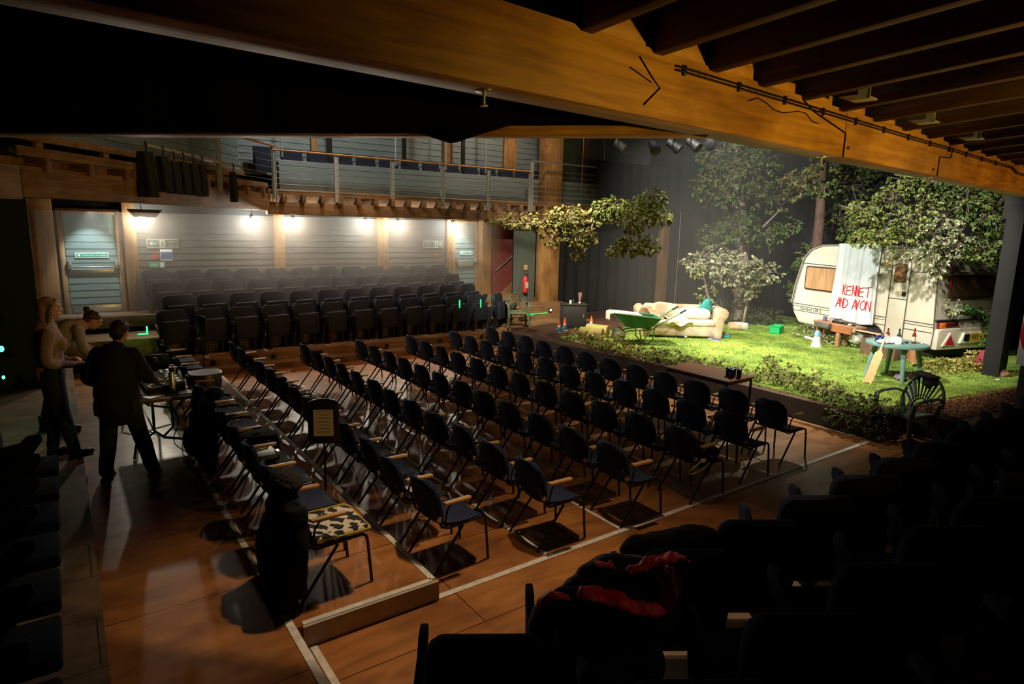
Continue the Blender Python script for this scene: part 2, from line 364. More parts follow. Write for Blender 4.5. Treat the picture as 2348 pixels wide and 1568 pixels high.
# doors with push bars
green = M('sign_green', (.02, .30, .17), .5); signw = M('sign_white', (.75, .80, .76), .5)
def door(n, x0, x1, z0, z1, lab, bars=True):
    r = thing('door_%d' % n, lab, 'door', (x0, WB-.03, z0)); r['kind'] = 'structure'
    W = x1-x0; H = z1-z0
    b = MB(); h = .145; z = .2
    while z < H-.02:
        t = min(h, H-z)
        b.add([(0.02, -.02, z), (W-.02, -.02, z), (W-.02, -.006, z+t), (.02, -.006, z+t), (.02, 0, z), (W-.02, 0, z)], [(0, 1, 2, 3), (4, 5, 1, 0)]); z += h
    b.b2((0, 0, 0), (W, .04, H)); b.build('door_leaf', clad_d, r, smooth=False)
    f = MB(); f.b2((-.09, -.05, 0), (0, .06, H+.09)); f.b2((W, -.05, 0), (W+.09, .06, H+.09)); f.b2((0, -.05, H), (W, .06, H+.09)); f.build('door_frame', oak_post, r, bevel=.006)
    MB().b2((.04, -.032, .02), (W-.01, -.022, .17)).build('kick_plate', chrome, r, bevel=.003)
    pb = MB(); pb.tube([(.06, -.11, .98), (W-.06, -.11, .98)], .018, 10); pb.b2((.02, -.13, .95), (.09, -.02, 1.12)); pb.b2((W-.09, -.13, .95), (W-.02, -.02, 1.12)); pb.b2((.09, -.06, .84), (W-.09, -.02, .93))
    pb.build('push_bar', chrome, r, bevel=.004)
    s = MB().b2((.17, -.04, 1.17), (W-.17, -.03, 1.28)).build('door_sign', signw, r)
    MB().b2((.19, -.044, 1.19), (W-.19, -.040, 1.26)).build('sign_panel', green, s)
    text('Push bar to open', .062, Matrix.Rotation(PI/2, 4, 'X') if False else facing(0, -1, (W/2+.04, -.046, 1.225)), signw, s)
    MB().lathe([(.026, 0), (.026, .003)], 16, T(.235, -.044, 1.225) @ Matrix.Rotation(PI/2, 4, 'X')).build('push_symbol', signw, s)
    return r
door(1, .12, 1.05, .95, 3.03, 'grey-green boarded fire door with steel push bar, beside the tall brown post')
door(2, 9.42, 10.14, .95, 3.03, 'grey-green boarded fire door with push bar, near the red stairwell wall')
# side walls, roof, ceiling
struct(MB().b2((-3.3, -3, 0), (-3.15, 16.3, 8)).build('wall_left', near_black))
struct(MB().b2((-3.3, -3.1, 0), (24, -3, 8)).build('wall_near', near_black))
struct(MB().b2((23.6, -3, 0), (23.8, 16.3, 8)).build('wall_right', black_p))
struct(MB().b2((-3.3, -3.1, 8), (24, 16.4, 8.15)).build('ceiling', near_black))
# left corner: dark post and black wall
struct(MB().b2((-3.1, 12.2, .3), (-.32, 12.3, 3.25)).build('wall_side', M('dark_green_wall', (.012, .022, .018), .9)))
# ---------------------------------------------------------------- far gallery
GZ = 3.12
def beam(name, a, b_, z0, z1, wd, mat=oak, lab=None, bev=.01, ends=0):
    a = Vector((*a, 0)); b2_ = Vector((*b_, 0)); L_ = (b2_-a).length; ang = math.atan2(b2_.y-a.y, b2_.x-a.x)
    o = MB().b2((-ends, -wd/2, 0), (L_+ends, wd/2, z1-z0)).build(name, mat, bevel=bev)
    o.location = (a.x, a.y, z0); o.rotation_euler = (0, 0, ang); return struct(o, lab)
poly = [(-2.2, 8.0), (-.35, 9.8), (3.9, 15.0), (17.5, 15.0)]
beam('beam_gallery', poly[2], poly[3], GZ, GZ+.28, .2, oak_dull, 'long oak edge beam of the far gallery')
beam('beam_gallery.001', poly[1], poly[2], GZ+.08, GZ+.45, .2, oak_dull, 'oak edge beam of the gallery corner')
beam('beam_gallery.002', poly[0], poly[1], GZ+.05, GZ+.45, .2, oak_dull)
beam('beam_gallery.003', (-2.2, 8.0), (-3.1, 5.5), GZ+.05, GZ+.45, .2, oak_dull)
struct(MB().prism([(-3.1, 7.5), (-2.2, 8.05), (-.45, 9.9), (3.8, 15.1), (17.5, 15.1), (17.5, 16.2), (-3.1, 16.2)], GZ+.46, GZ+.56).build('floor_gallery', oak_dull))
k = 0
for i in range(30):
    x = 4.2+i*.44
    if x > 16.6: break
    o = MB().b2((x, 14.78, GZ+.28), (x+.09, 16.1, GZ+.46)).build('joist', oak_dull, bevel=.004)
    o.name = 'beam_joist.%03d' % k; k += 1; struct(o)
for i in range(9):
    t_ = (i+.5)/9; p = Vector((-.35, 9.8))*(1-t_)+Vector((3.9, 15))*t_
    n_ = Vector((-(15-9.8), 3.9+.35)).normalized()
    beam('beam_joist.%03d' % k, (p.x-n_.x*.15, p.y-n_.y*.15), (p.x+n_.x*.9, p.y+n_.y*.9), GZ+.40, GZ+.56, .09, oak_dull, None, .004); k += 1
beam('beam_edge', (3.9, 14.86), (12.7, 14.86), GZ+.44, GZ+.56, .04, oak_dull); beam('beam_edge.001', (-.3, 9.7), (3.9, 14.86), GZ+.56, GZ+.68, .04, oak_dull)
# railings: each straight run is one railing
wire_m = M('wire_steel', (.36, .37, .36), .45, .3)
def railing(name, a, b_, z0, h, n, lab, wood=True, steel_posts=True, skew=0, nw=6):
    a = Vector((*a, 0)); b2_ = Vector((*b_, 0)); L_ = (b2_-a).length; ang = math.atan2(b2_.y-a.y, b2_.x-a.x)
    r = thing(name, lab, 'railing', (a.x, a.y, z0), ang)
    if wood: MB().tube([(-.02, 0, h), (L_+.02, 0, h)], .032, 10, sq=(1.2, .7)).build('handrail', M('handrail_beech', (.55, .27, .09), .4), r)
    else:
        MB().tube([(0, 0, h), (L_, 0, h)], .024, 8).build('handrail', chrome, r)
    for i in range(n+1):
        x = L_*i/n
        p = MB(); p.b2((x-.05, -.02, -.14), (x-.035, .03, h-.02)); p.b2((x+.035, -.02, -.14), (x+.05, .03, h-.02)); p.b2((x-.035, 0, -.1), (x+.035, .012, h-.04))
        p.build('post', wire_m if i % 1 == 0 else black_s, r, smooth=False)
    for j in range(nw):
        z = h*(.12+.80*j/nw)
        MB().tube([(0, -.005, z), (L_, -.005, z)], .0045, 5, caps=False).build('wire', wire_m, r)
    return r
railing('gallery_railing', (4.05, 14.83), (11.15, 14.83), GZ+.42, .98, 5, 'wooden-topped wire railing along the far gallery, over the white lamps')
railing('gallery_railing', (2.6, 13.15), (4.05, 14.83), GZ+.5, .98, 1, 'short railing panel at the gallery corner beside the hanging black drapes')
railing('gallery_railing', (11.2, 14.83), (14.2, 14.83), GZ+.42, 1.28, 1, 'taller all-steel railing beside the black drape above the stage corner', wood=False, nw=7)
# boarded back of the gallery seats, seats' navy band
clapboard('wall_gallery_dado', 4.3, 17.5, GZ+.56, GZ+1.24, T(0, 15.35, 0), clad, .14)
M_c = T(-.5, 11.0, 0) @ RZ(math.atan2(5.2, 4.25))
clapboard('wall_gallery_dado.001', -2.5, 6.4, GZ+.9, GZ+3.2, M_c, clad, .2)
fb = MB(); fb.b2((-1.5, -.05, GZ+.56), (6, .05, GZ+.66)); fb.b2((-1.5, -.05, GZ+.84), (6, .05, GZ+.94))
for x in (-1.5, .2, 1.5, 2.8, 4.1, 5.4): fb.b2((x, -.04, GZ+.56), (x+.12, .04, GZ+.94))
fb.v = [M_c @ T(0, -.3, 0) @ v for v in fb.v]; struct(fb.build('trim_40', oak_dull, bevel=.004), 'timber framing behind the gallery corner')
for i in range(14):
    x = 4.1+i*.62
    s_ = thing('theatre_chair', 'navy tip-up seat back on the far gallery, %s after the gallery corner' % ORD[i], 'seat', (x, 15.72, GZ+.56), 0, 'navy seats on the far gallery')
    MB().b2((-.25, 0, .55), (.25, .07, .98)).build('backrest', navy_far, s_, bevel=.02); MB().b2((-.24, -.09, .4), (.24, .0, .78)).build('seat', navy_far, s_, bevel=.02)
    MB().b2((.27, -.1, .0), (.32, .05, .62)).b2((.255, -.14, .62), (.335, .06, .66)).build('armrest', armwood, s_, bevel=.006)
for i, x in enumerate((4.5, 7.4, 8.9, 10.2, 12.5, 14.8)):
    o = MB().tube([(x, 15.72, GZ+1.2), (x, 15.72, 8.0)], .02, 6).build('steel_pole', wire_m)
    tag(o, 'thin steel pole rising behind the far gallery seats, %s along' % ORD[i], 'pole', 'steel poles of the far gallery')
for i, x in enumerate((5.6, 7.6, 9.4)):
    o = MB().b2((x, 15.70, GZ+1.2), (x+.1, 15.76, 7.4)).build('black_post', black_s); tag(o, 'black post with a steel edge behind the far gallery rail, %s along' % ORD[i], 'post', 'black posts behind the far gallery')

# white lamps under the far gallery
def at(x, y, Y): return None
for i, (x, z) in enumerate(((1.52, 2.95), (3.75, 2.96), (4.70, 2.97), (6.55, 2.98), (7.46, 2.98), (9.14, 2.97))):
    r = thing('bare_lamp', 'white glaring lamp under the far gallery, %s from the left fire door' % ORD[i], 'lamp', (x, 15.75, z), 0, 'white lamps under the far gallery')
    MB().ell((0, 0, 0), .072, 14).build('bulb', bulb_m, r)
    MB().lathe([(.02, .04), (.045, .06), (.045, .13), (.02, .15)], 12).tube([(0, 0, .14), (0, 0, GZ+.47-z)], .01, 6).build('lamp_holder', black_s, r)
    light('lamp_light', 'SPOT', (x, 15.66, z-.02), (x-.2, 10.0, .2), 105, (1, .80, .56), .05, 150, .8)
    light('lamp_glow', 'POINT', (x, 15.62, z), None, 9, (1, .88, .72), .06)
o = MB().add([(-.32, -.1, .16), (.32, -.1, .16), (.2, -.04, 0), (-.2, -.04, 0), (-.32, .1, .16), (.32, .1, .16), (.2, .06, 0), (-.2, .06, 0)], [(0, 3, 2, 1), (4, 5, 6, 7), (0, 1, 5, 4), (3, 7, 6, 2), (0, 4, 7, 3), (1, 2, 6, 5)]).build('ceiling_speaker', M('dark_brown_box', (.06, .035, .02), .8), loc=(1.55, 15.45, 2.99))
tag(o, 'dark wedge-shaped box hanging above the lamp next to the fire door', 'box')

# signs on the back wall
def sign(name, x, z, wd, h, lab, mat, Y=WB-.03):
    r = thing(name, lab, 'sign', (x, Y, z)); MB().b2((-wd/2, -.01, -h/2), (wd/2, .005, h/2)).build('sign_board', mat, r, bevel=.002); return r
sg = M('exit_sign_green', (.10, .14, .11), .6); lum = M('sign_cream', (.50, .50, .40), .6)
def exit_sign(x, z, arrow, lab):
    r = sign('exit_sign', x, z, .62, .2, lab, sg)
    b = MB(); W, H = .62, .2
    for a in (((-W/2, -.018, -H/2), (W/2, -.01, -H/2+.014)), ((-W/2, -.018, H/2-.014), (W/2, -.01, H/2)), ((-W/2, -.018, -H/2), (-W/2+.014, -.01, H/2)), ((W/2-.014, -.018, -H/2), (W/2, -.01, H/2))): b.b2(*a)
    b.build('border', lum, r)
    s = arrow; b = MB(); c = -.2*s if s > 0 else .2
    cx = -.205 if s > 0 else .215
    b.add([(cx-s*.06, -.015, 0), (cx, -.015, .055), (cx+s*.015, -.015, .045), (cx-s*.02, -.015, .012), (cx+s*.065, -.015, .012), (cx+s*.065, -.015, -.012), (cx-s*.02, -.015, -.012), (cx+s*.015, -.015, -.045), (cx, -.015, -.055)], [tuple(range(9))]).build('arrow', lum, r)
    q = -.01 if s > 0 else .09
    b = MB(); b.b2((q-.05, -.014, -.08), (q+.06, -.011, .08)); b.build('pictogram_panel', lum, r)
    b = MB(); b.lathe([(.013, 0), (.013, .003)], 10, T(q+.012, -.015, .055) @ Matrix.Rotation(PI/2, 4, 'X'))
    for p in ([(q+.01, .035), (q, -.005)], [(q, -.005), (q+.03, -.03), (q+.022, -.065)], [(q, -.005), (q-.018, -.04), (q-.045, -.05)], [(q+.01, .03), (q+.038, .012)], [(q+.008, .03), (q-.028, .012)]):
        b.tube([(x_, -.017, z_) for x_, z_ in p], .0075, 6)
    b.build('running_figure', sg, r)
    tx = .17 if s > 0 else -.17
    text('Fire', .07, facing(0, -1, (tx, -.016, .04)), lum, r); text('exit', .07, facing(0, -1, (tx, -.016, -.04)), lum, r)
exit_sign(1.92, 2.42, 1, 'fire exit sign with left arrow and running figure, beside the left fire door')
exit_sign(8.72, 2.42, -1, 'fire exit sign with right arrow and running figure, under the last lamp')
r = sign('notice', 1.98, 2.17, .24, .26, 'pale notice with blue band below the fire exit sign', signw)
MB().b2((-.11, -.014, -.09), (.11, -.009, .06)).build('blue_band', M('notice_blue', (.07, .11, .30), .6), r)
r = sign('assembly_sign', 1.78, 1.95, .32, .13, 'small green sign with a white pictogram below the notice', green)
MB().b2((.06, -.014, -.055), (.14, -.009, .055)).build('pictogram', signw, r); MB().b2((-.13, -.014, .01), (.03, -.009, .025)).b2((-.13, -.014, -.03), (.03, -.009, -.015)).build('lettering', signw, r)
redp = M('red_plastic', (.55, .03, .03), .4)
r = sign('fire_alarm_point', 1.76, 2.13, .1, .1, 'small red fire alarm point next to the notice', redp)
r = sign('fire_alarm_point', 8.83, 2.12, .12, .1, 'small red fire alarm point under the right-hand exit sign', redp)
# stairwell right of door 2
struct(MB().b2((10.60, 15.88, .7), (12.1, 15.96, 3.3)).build('wall_stair', rust, smooth=False), 'dark red wall of the stairwell')
struct(MB().prism([(0, 0), (1.5, 0), (1.5, 1.1), (0, .0)], 0, .06, T(10.62, 15.87, .76) @ Matrix.Rotation(PI/2, 4, 'X')).build('trim_50', oak_dull))
o = MB().tube([(10.66, 15.80, 1.65), (12.1, 15.80, 2.65)], .015, 6).tube([(10.8, 15.8, 1.74), (10.8, 15.88, 1.72)], .008, 5).tube([(11.9, 15.8, 2.5), (11.9, 15.88, 2.48)], .008, 5).build('stair_handrail', chrome); tag(o, 'thin pale handrail sloping up the dark red stair wall', 'handrail')
pan = MB(); x = 0
while x < .78: pan.b2((x, -.02, 0), (x+.05, .03, 2.35)); x += .062
pan.b2((0, 0, 0), (.8, .04, 2.35)); pn = pan.build('wall_panel', M('grey_green_paint', (.09, .11, .10), .65), smooth=False, loc=(11.05, 15.42, .72)); struct(pn, 'grey grooved wall panel behind the fire extinguisher')
r = thing('fire_extinguisher', 'red fire extinguisher hanging on the grooved grey wall', 'extinguisher', (11.42, 15.3, 1.02))
MB().lathe([(.01, 0), (.075, .005), (.08, .03), (.08, .40), (.06, .46), (.025, .49), (.02, .52)], 18).build('cylinder', redp, r)
MB().tube([(.0, 0, .52), (.02, 0, .56), (.09, 0, .55), (.1, 0, .42), (.09, 0, .2)], .012, 8).build('hose', black_s, r); MB().b2((-.05, -.012, .54), (.07, .012, .57)).build('handle', black_s, r, bevel=.004)
MB().b2((-.05, -.085, .14), (.05, -.078, .32)).build('instruction_label', lum, r)
r = sign('extinguisher_notice', 11.46, 1.77, .13, .15, 'small orange-brown notice above the fire extinguisher', M('notice_orange', (.5, .3, .14), .6), 15.36)
r = thing('step_light', 'small round step light throwing a green beam along the step edge', 'lamp', (11.5, 14.17, .62))
MB().lathe([(.05, 0), (.05, .03), (.035, .035)], 16, Matrix.Rotation(PI/2, 4, 'X')).build('lamp_body', black_s, r); MB().ell((0, -.035, 0), (.03, .01, .03), 12).build('lens', M('white_lens', (1, 1, .9), .5, emit=(1, 1, .8), estr=14), r)
gl = M('green_led', (.0, .4, .1), .5, emit=(.02, 1, .18), estr=3.0)
o = MB().b2((10.6, 14.16, .535), (11.4, 14.18, .545)).build('green_led_strip', gl, smooth=False); tag(o, 'green light strip on the step riser beside the step light', 'light strip')
for i, (x, z) in enumerate(((8.12, 1.0), (8.75, .98))):
    o = MB().b2((x, 13.62, z-.07), (x+.02, 13.64, z+.13)).build('green_led_strip', gl, smooth=False); tag(o, 'short upright green light on the %s of the far seats near the stage' % ('row end' if i else 'arm'), 'light strip')
o = MB().b2((1.3, 14.28, .70), (1.33, 14.3, .86)).b2((1.15, 14.28, .70), (1.33, 14.3, .72)).build('green_led_strip', gl, smooth=False); tag(o, 'green corner light on the step below the left fire door', 'light strip')
light('green_led_light', 'POINT', (1.1, 14.1, .75), None, .8, (.1, 1, .2), .03); light('green_led_light', 'POINT', (9.2, 13.7, 1.15), None, .7, (.1, 1, .25), .03)

# ---------------------------------------------------------------- near gallery timbers
AZ = math.radians(90-85.2)       # direction of the great beam in plan
d1 = Vector((math.cos(AZ), math.sin(AZ), 0)); n1 = Vector((d1.y, -d1.x, 0))
P0 = Vector((3.37, 2.73, 0)); BZ = 3.64; BT = 4.02
def gb(name, s0, s1, lab):
    o = MB().b2((0, -.0, 0), (s1-s0, .24, BT-BZ)).build(name, oak, bevel=.012)
    p = P0+d1*s0; o.location = (p.x, p.y, BZ); o.rotation_euler = (0, 0, AZ); return struct(o, lab)
gb('beam_main', -7, 2.12, 'great golden oak beam crossing overhead'); gb('beam_main.001', 2.13, 9.2, 'far length of the great oak beam')
# scarf joint and cracks on the face, bolts
b = MB()
def face(s_, z): p = P0+d1*s_+n1*.004; return (p.x, p.y, z)
b.tube([face(1.32, BT-.03), face(1.5, BT-.09), face(2.12, BZ+.19), face(2.12, BZ)], .006, 6); struct(b.build('trim_60', near_black))
b = MB(); b.tube([face(4.9, BT-.05), face(4.86, BZ+.22), face(4.5, BZ+.2), face(4.5, BZ)], .006, 6); struct(b.build('trim_61', near_black))
b = MB(); random.seed(3)
pts = [face(.55+i*.12, BZ+.24+.03*math.sin(i*1.3)+random.uniform(-.012, .012)) for i in range(10)]; b.tube(pts, .0035, 5)
b.tube([face(-.62, BZ+.31), face(-.5, BZ+.22), face(-.42, BZ+.17), face(-.56, BZ+.06)], .004, 5)
b.tube([face(-.7, BZ+.24), face(-.5, BZ+.19)], .003, 5); struct(b.build('trim_62', near_black))
for i, (s_, z) in enumerate(((1.62, BZ+.30), (2.2, BZ+.08), (4.35, BZ+.06))):
    p = face(s_, z); o = MB().lathe([(.013, 0), (.013, .008), (.004, .012)], 10, T(*p) @ Matrix.Rotation(PI/2, 4, 'X')).build('beam_bolt', M('rusty_iron', (.08, .03, .015), .8)); tag(o, 'dark bolt head in the great oak beam, %s along toward the stage' % ORD[i], 'bolt', 'bolts in the great oak beam')
# cables along the top edge
for i in range(2):
    b = MB(); z = BT-.065-.022*i
    b.tube([face(-.28+j*.32, z - .05*(j > 24) + (.012*math.sin(j*PI) if j else .0)) if True else 0 for j in range(0, 28)], .0065, 6)
    b.v = [v+n1*.012 for v in b.v]
    tag(b.build('cable', black_s), 'black cable clipped along the top of the great beam, %s one' % ('upper' if i == 0 else 'lower'), 'cable', 'cables on the great beam')
for i in range(12):
    p = face(-.2+i*.62, BT-.077); o = MB().box(p, (.02, .03, .06)).build('cable_clip', black_s, bevel=.003)
    tag(o, 'black cable clip on the great beam, %s along from its cable start' % ORD[i], 'clip', 'cable clips on the great beam')
# sprinklers / hooks under the beam
for i, (s_, k_) in enumerate(((-1.62, 0), (2.0, 0), (4.62, 0))):
    p = P0+d1*s_-n1*.12
    r = thing('sprinkler_head', 'pale sprinkler head under the great beam, %s' % ('above the black drape' if i == 0 else 'at the scarf joint' if i == 1 else 'at the joint toward the stage'), 'sprinkler', (p.x, p.y, BZ), 0, 'sprinklers under the great beam')
    MB().lathe([(.045, 0), (.045, -.006), (.012, -.01)][::-1], 14).build('collar', chrome, r); MB().lathe([(.02, -.075), (.02, -.07), (.007, -.068), (.007, -.02), (.012, -.01)], 12).build('nozzle', white_p, r)
# diagonal beam and black masking cloth above it
A_ = Vector((3.75, 2.95)); B_ = Vector((-.9, 7.6))
beam('beam_diagonal', (A_.x, A_.y), (B_.x, B_.y), BZ, BZ+.36, .22, oak, 'oak beam cutting across the corner under the black cloth')
beam('beam_diagonal.001', (B_.x, B_.y), (-3.2, 8.3), BZ-.1, BZ+.3, .22, oak_dull)
dd = (B_-A_).normalized(); nn = Vector((-dd.y, dd.x)); 
if nn.dot(Vector((1, 1))) > 0: nn = -nn
def drape(u, v):
    L_ = 7.5; s_ = .1+u*6.6; dip = 0
    base = BZ+.055
    if s_ > 1.6: base = BZ+.055-.055*min(1, (s_-1.6)/.3)
    if 1.35 < s_ < 2.25: base = min(base, BZ+.055-.125*max(0, 1-abs(s_-1.8)/.42))
    z = base+(4.2-.0)*v if v > 0 else base
    off = .13+.02*math.sin(s_*9)*(.3+v)
    p = A_+dd*s_+nn*off
    return (p.x, p.y, z)
dr = MB().grid(drape, 150, 10).build('masking_cloth', near_black); sl = dr.modifiers.new('s', 'SOLIDIFY'); sl.thickness = .02
tag(dr, 'black masking cloth hung over the diagonal beam, dipping to a point', 'cloth')
# joists above, resting on the great beam and rising toward the camera side
jd = Vector((-math.sin(AZ)*1, -math.cos(AZ)*-1, 0)); jd = -Vector((-d1.y, d1.x, 0))
slope = .075
JS = [-1.05, -.45, .12, .72, 1.35, 2.0, 2.7, 3.4, 4.1, 4.8, 5.5, 6.2, 6.9, 7.6]
for i, s_ in enumerate(JS):
    p = P0+d1*s_
    b = MB(); L0, L1, hw, hh = -.22, 5.2, .045, .26
    vs = []
    for t_ in (L0, L1):
        z = BT-.03+t_*slope
        for a_, h_ in ((-hw, 0), (hw, 0), (hw, hh), (-hw, hh)):
            q = p+jd*t_+d1*a_; vs.append((q.x, q.y, z+h_))
    b.add(vs, [(0, 1, 2, 3), (7, 6, 5, 4), (0, 4, 5, 1), (1, 5, 6, 2), (2, 6, 7, 3), (3, 7, 4, 0)])
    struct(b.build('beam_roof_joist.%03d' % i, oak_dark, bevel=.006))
    # blocking on top of the beam between joists
    q0 = P0+d1*(s_+.09); q1 = P0+d1*(s_+.5)
    bb = beam('beam_block.%03d' % i, (q0.x+n1.x*-.06, q0.y+n1.y*-.06), (q1.x+n1.x*-.06, q1.y+n1.y*-.06), BT-.01, BT+.22 if i < 3 else BT+.07, .1, oak)
# boards over the joists
b = MB(); vs = []
for t_ in (-.3, 5.2):
    for s_ in (-3.5, 9.2):
        q = P0+d1*s_+jd*t_; vs.append((q.x, q.y, BT+.235+t_*slope))
vs += [(x, y, z+.03) for x, y, z in vs]
b.add(vs, [(0, 2, 3, 1), (4, 5, 7, 6), (0, 1, 5, 4), (2, 6, 7, 3), (0, 4, 6, 2), (1, 3, 7, 5)])
struct(b.build('ceiling_boards', near_black, smooth=False))
gs = M('grey_steel', (.10, .12, .12), .45, .5)
for i, s_ in enumerate((1.62, 3.05, 4.45)):
    p = P0+d1*s_+jd*.3
    r = thing('steel_hanger', 'grey steel angle bracket between the roof joists, %s one past the scarf joint' % ORD[i], 'bracket', (p.x, p.y, BT), AZ, 'steel brackets by the great beam')
    MB().b2((-.16, -.04, -.02), (.0, .1, .22)).build('plate', gs, r); MB().b2((0.0, -.06, -.02), (.012, .1, .25)).b2((0, -.06, -.02), (.15, .1, -.006)).build('flange', M('pale_steel', (.4, .42, .42), .4, .5), r)
# ---------------------------------------------------------------- loose chairs
def make_chair():
    r = thing('stacking_chair', 'x', 'chair', (0, 0, 0), 0, 'navy stacking chairs facing the stage')
    # seat pad: waterfall front, curved rear; local +X is forward
    def pad(u, v):
        x = -.19+.46*u; w_ = (.215+.02*math.sin(PI*min(1, u*1.2)))*(1-.30*max(0, (u-.82)/.18)**2)*(1-.25*max(0, (.12-u)/.12)**2)
        y = (v-.5)*2*w_; z = .445-.018*math.sin(PI*v)-.035*max(0, (u-.75)/.25)**2+.03*(1-u)**3
        return x, y, z
    b = MB()
    N, K = 10, 8; top = [pad(i/N, j/K) for j in range(K+1) for i in range(N+1)]; bot = [(x, y, z-.032) for x, y, z in top]
    W = N+1; n_ = len(top); fs = []
    for j in range(K):
        for i in range(N):
            a = j*W+i; fs.append((a, a+1, a+W+1, a+W)); fs.append((a+n_, a+W+n_, a+W+1+n_, a+1+n_))
    for i in range(N): fs.append((i, i+n_, i+1+n_, i+1)); a = K*W+i; fs.append((a, a+1, a+1+n_, a+n_))
    for j in range(K): a = j*W; fs.append((a, a+W, a+W+n_, a+n_)); a = j*W+N; fs.append((a, a+n_, a+W+n_, a+W))
    b.add(top+bot, fs).build('seat', navy, r, ang=60)
    # backrest shell
    def bk(u, v):
        z = .47+.37*v; w_ = .205+.03*math.sin(PI*(.15+.7*v)); 
        if v > .7: w_ *= math.sqrt(max(.0, 1-((v-.7)/.345)**2))
        if v < .15: w_ *= .86+.14*v/.15
        y = (u-.5)*2*w_; x = -.215-.085*v+.045*(abs(u-.5)*2)**2
        return x, y, z
    b = MB(); N, K = 8, 9
    fr = [bk(i/N, j/K) for j in range(K+1) for i in range(N+1)]; bb_ = [(x-.028, y, z) for x, y, z in fr]; W = N+1; n_ = len(fr); fs = []
    for j in range(K):
        for i in range(N): a = j*W+i; fs.append((a, a+1, a+W+1, a+W)); fs.append((a+n_, a+W+n_, a+W+1+n_, a+1+n_))
    for i in range(N): fs.append((i, i+n_, i+1+n_, i+1)); a = K*W+i; fs.append((a, a+1, a+1+n_, a+n_))
    for j in range(K): a = j*W; fs.append((a, a+W, a+W+n_, a+n_)); a = j*W+N; fs.append((a, a+n_, a+W+n_, a+W))
    b.add(fr+bb_, fs).build('backrest', navy, r, ang=60)
    t = .0125
    for s in (-1, 1):
        y = s*.225
        MB().tube([(.29, y*1.04, 0), (.262, y, .36), (.25, y, .405), (.215, y, .425)], t, 7).build('leg', black_s, r)
        MB().tube([(-.29, y*1.04, 0), (.02, y*.97, .40)], t, 7).build('leg', black_s, r)
    b = MB()
    for s in (-1, 1):
        y = s*.225
        b.tube([(.215, y, .425), (-.14, y, .415), (-.20, y*.98, .44), (-.235, y*.95, .52), (-.27, y*.85, .62)], t, 7)
    b.tube([(.215, -.225, .42), (.235, -.15, .40), (.235, .15, .40), (.215, .225, .42)], .011, 6)
    b.build('seat_frame', black_s, r)
    MB().tube([(-.13, .2, .415), (-.13, -.2, .415)], .012, 6).build('rear_rail', chrome, r)
    b = MB(); b.prism([(-.20, -.024), (.06, -.028), (.07, -.012), (.07, .012), (.06, .028), (-.20, .024)], .655, .678, T(0, -.262, 0)); b.build('armrest', armwood, r, bevel=.006)
    MB().tube([(-.19, -.25, .46), (-.17, -.262, .60), (-.13, -.262, .65), (.0, -.262, .652)], .009, 6).build('arm_bracket', black_s, r)
    MB().b2((-.245, -.245, .50), (-.215, -.205, .545)).build('link_clip', chrome, r, bevel=.004)
    return r
ch0 = make_chair(); reg(ch0)
cols = [  # x of chair centre, first y, count, z, words
    (1.53, 4.62, 13, .165, 'on the low platform'),
    (2.66, 4.66, 13, 0, 'first column right of the platform'),
    (3.70, 4.50, 12, 0, 'second column right of the platform'),
    (4.72, 4.42, 12, 0, 'third column right of the platform'),
    (5.74, 4.40, 12, 0, 'fourth column right of the platform'),
    (6.76, 4.46, 12, 0, 'fifth column right of the platform'),
    (7.74, 4.54, 12, 0, 'column nearest the stage')]
first = True; CH = {}
for ci, (x, y0, n, z, wds) in enumerate(cols):
    for k in range(n):
        y = y0+.605*k; lab = 'navy stacking chair, %s from the long white tape, %s' % (ORD[k], wds)
        rz = random.uniform(-.05, .05)
        if ci == 0: lab = 'navy stacking chair, %s from the long white tape, %s' % (ORD[k], wds)
        if first:
            ch0.location = (x, y, z); ch0.rotation_euler = (0, 0, rz); ch0['label'] = lab; first = False; CH[ci, k] = ch0
        else: CH[ci, k] = dup(ch0, (x+random.uniform(-.02, .02), y, z), rz, lab)
# ---------------------------------------------------------------- tip-up theatre seats (local +Y forward)
def make_theatre(mat, folded, nm, group, K=1.0):
    r = thing(nm, 'x', 'theatre seat', (0, 0, 0), 0, group)
    b = MB(); pts = [(x_*K, z_) for x_, z_ in [(-.24, 0), (.24, 0), (.25, .46), (.235, .52), (.19, .555), (-.19, .555), (-.235, .52), (-.25, .46)]]
    b.prism(pts, -.035, .035, T(0, -.07, .36) @ Matrix.Rotation(math.radians(8), 4, 'X') @ Matrix.Rotation(PI/2, 4, 'X')); b.build('backrest', mat, r, bevel=.018)
    if folded:
        MB().b2((-.225*K, -.0, .26), (.225*K, .10, .72)).build('seat', mat, r, bevel=.025)
    else:
        MB().b2((-.225, -.0, .38), (.225, .44, .47)).build('seat', mat, r, bevel=.025)
    MB().b2((-.2, -.13, .0), (-.15, .02, .42)).b2((.15, -.13, 0), (.2, .02, .42)).b2((-.2, -.1, .3), (.2, -.05, .36)).build('pedestal', black_s, r)
    b = MB(); b.prism([(-.12, .0), (.06, .0), (.26, .50), (.33, .60), (.32, .66), (.22, .66), (.16, .60), (-.10, .56)], -.02, .02, T(-.295, 0, 0) @ Matrix(((0, 0, 1, 0), (1, 0, 0, 0), (0, 1, 0, 0), (0, 0, 0, 1))))
    b.build('armrest', mat, r, bevel=.008)
    return r
ts = make_theatre(navy_far, True, 'theatre_chair', 'folded theatre seats in the far bank', 1.13); reg(ts)
rows = ['front row of the far bank', 'second row of the far bank', 'third row of the far bank', 'top row of the far bank']
cnt = [(2.42, 11), (1.95, 12), (1.85, 12), (1.75, 12)]; first = True
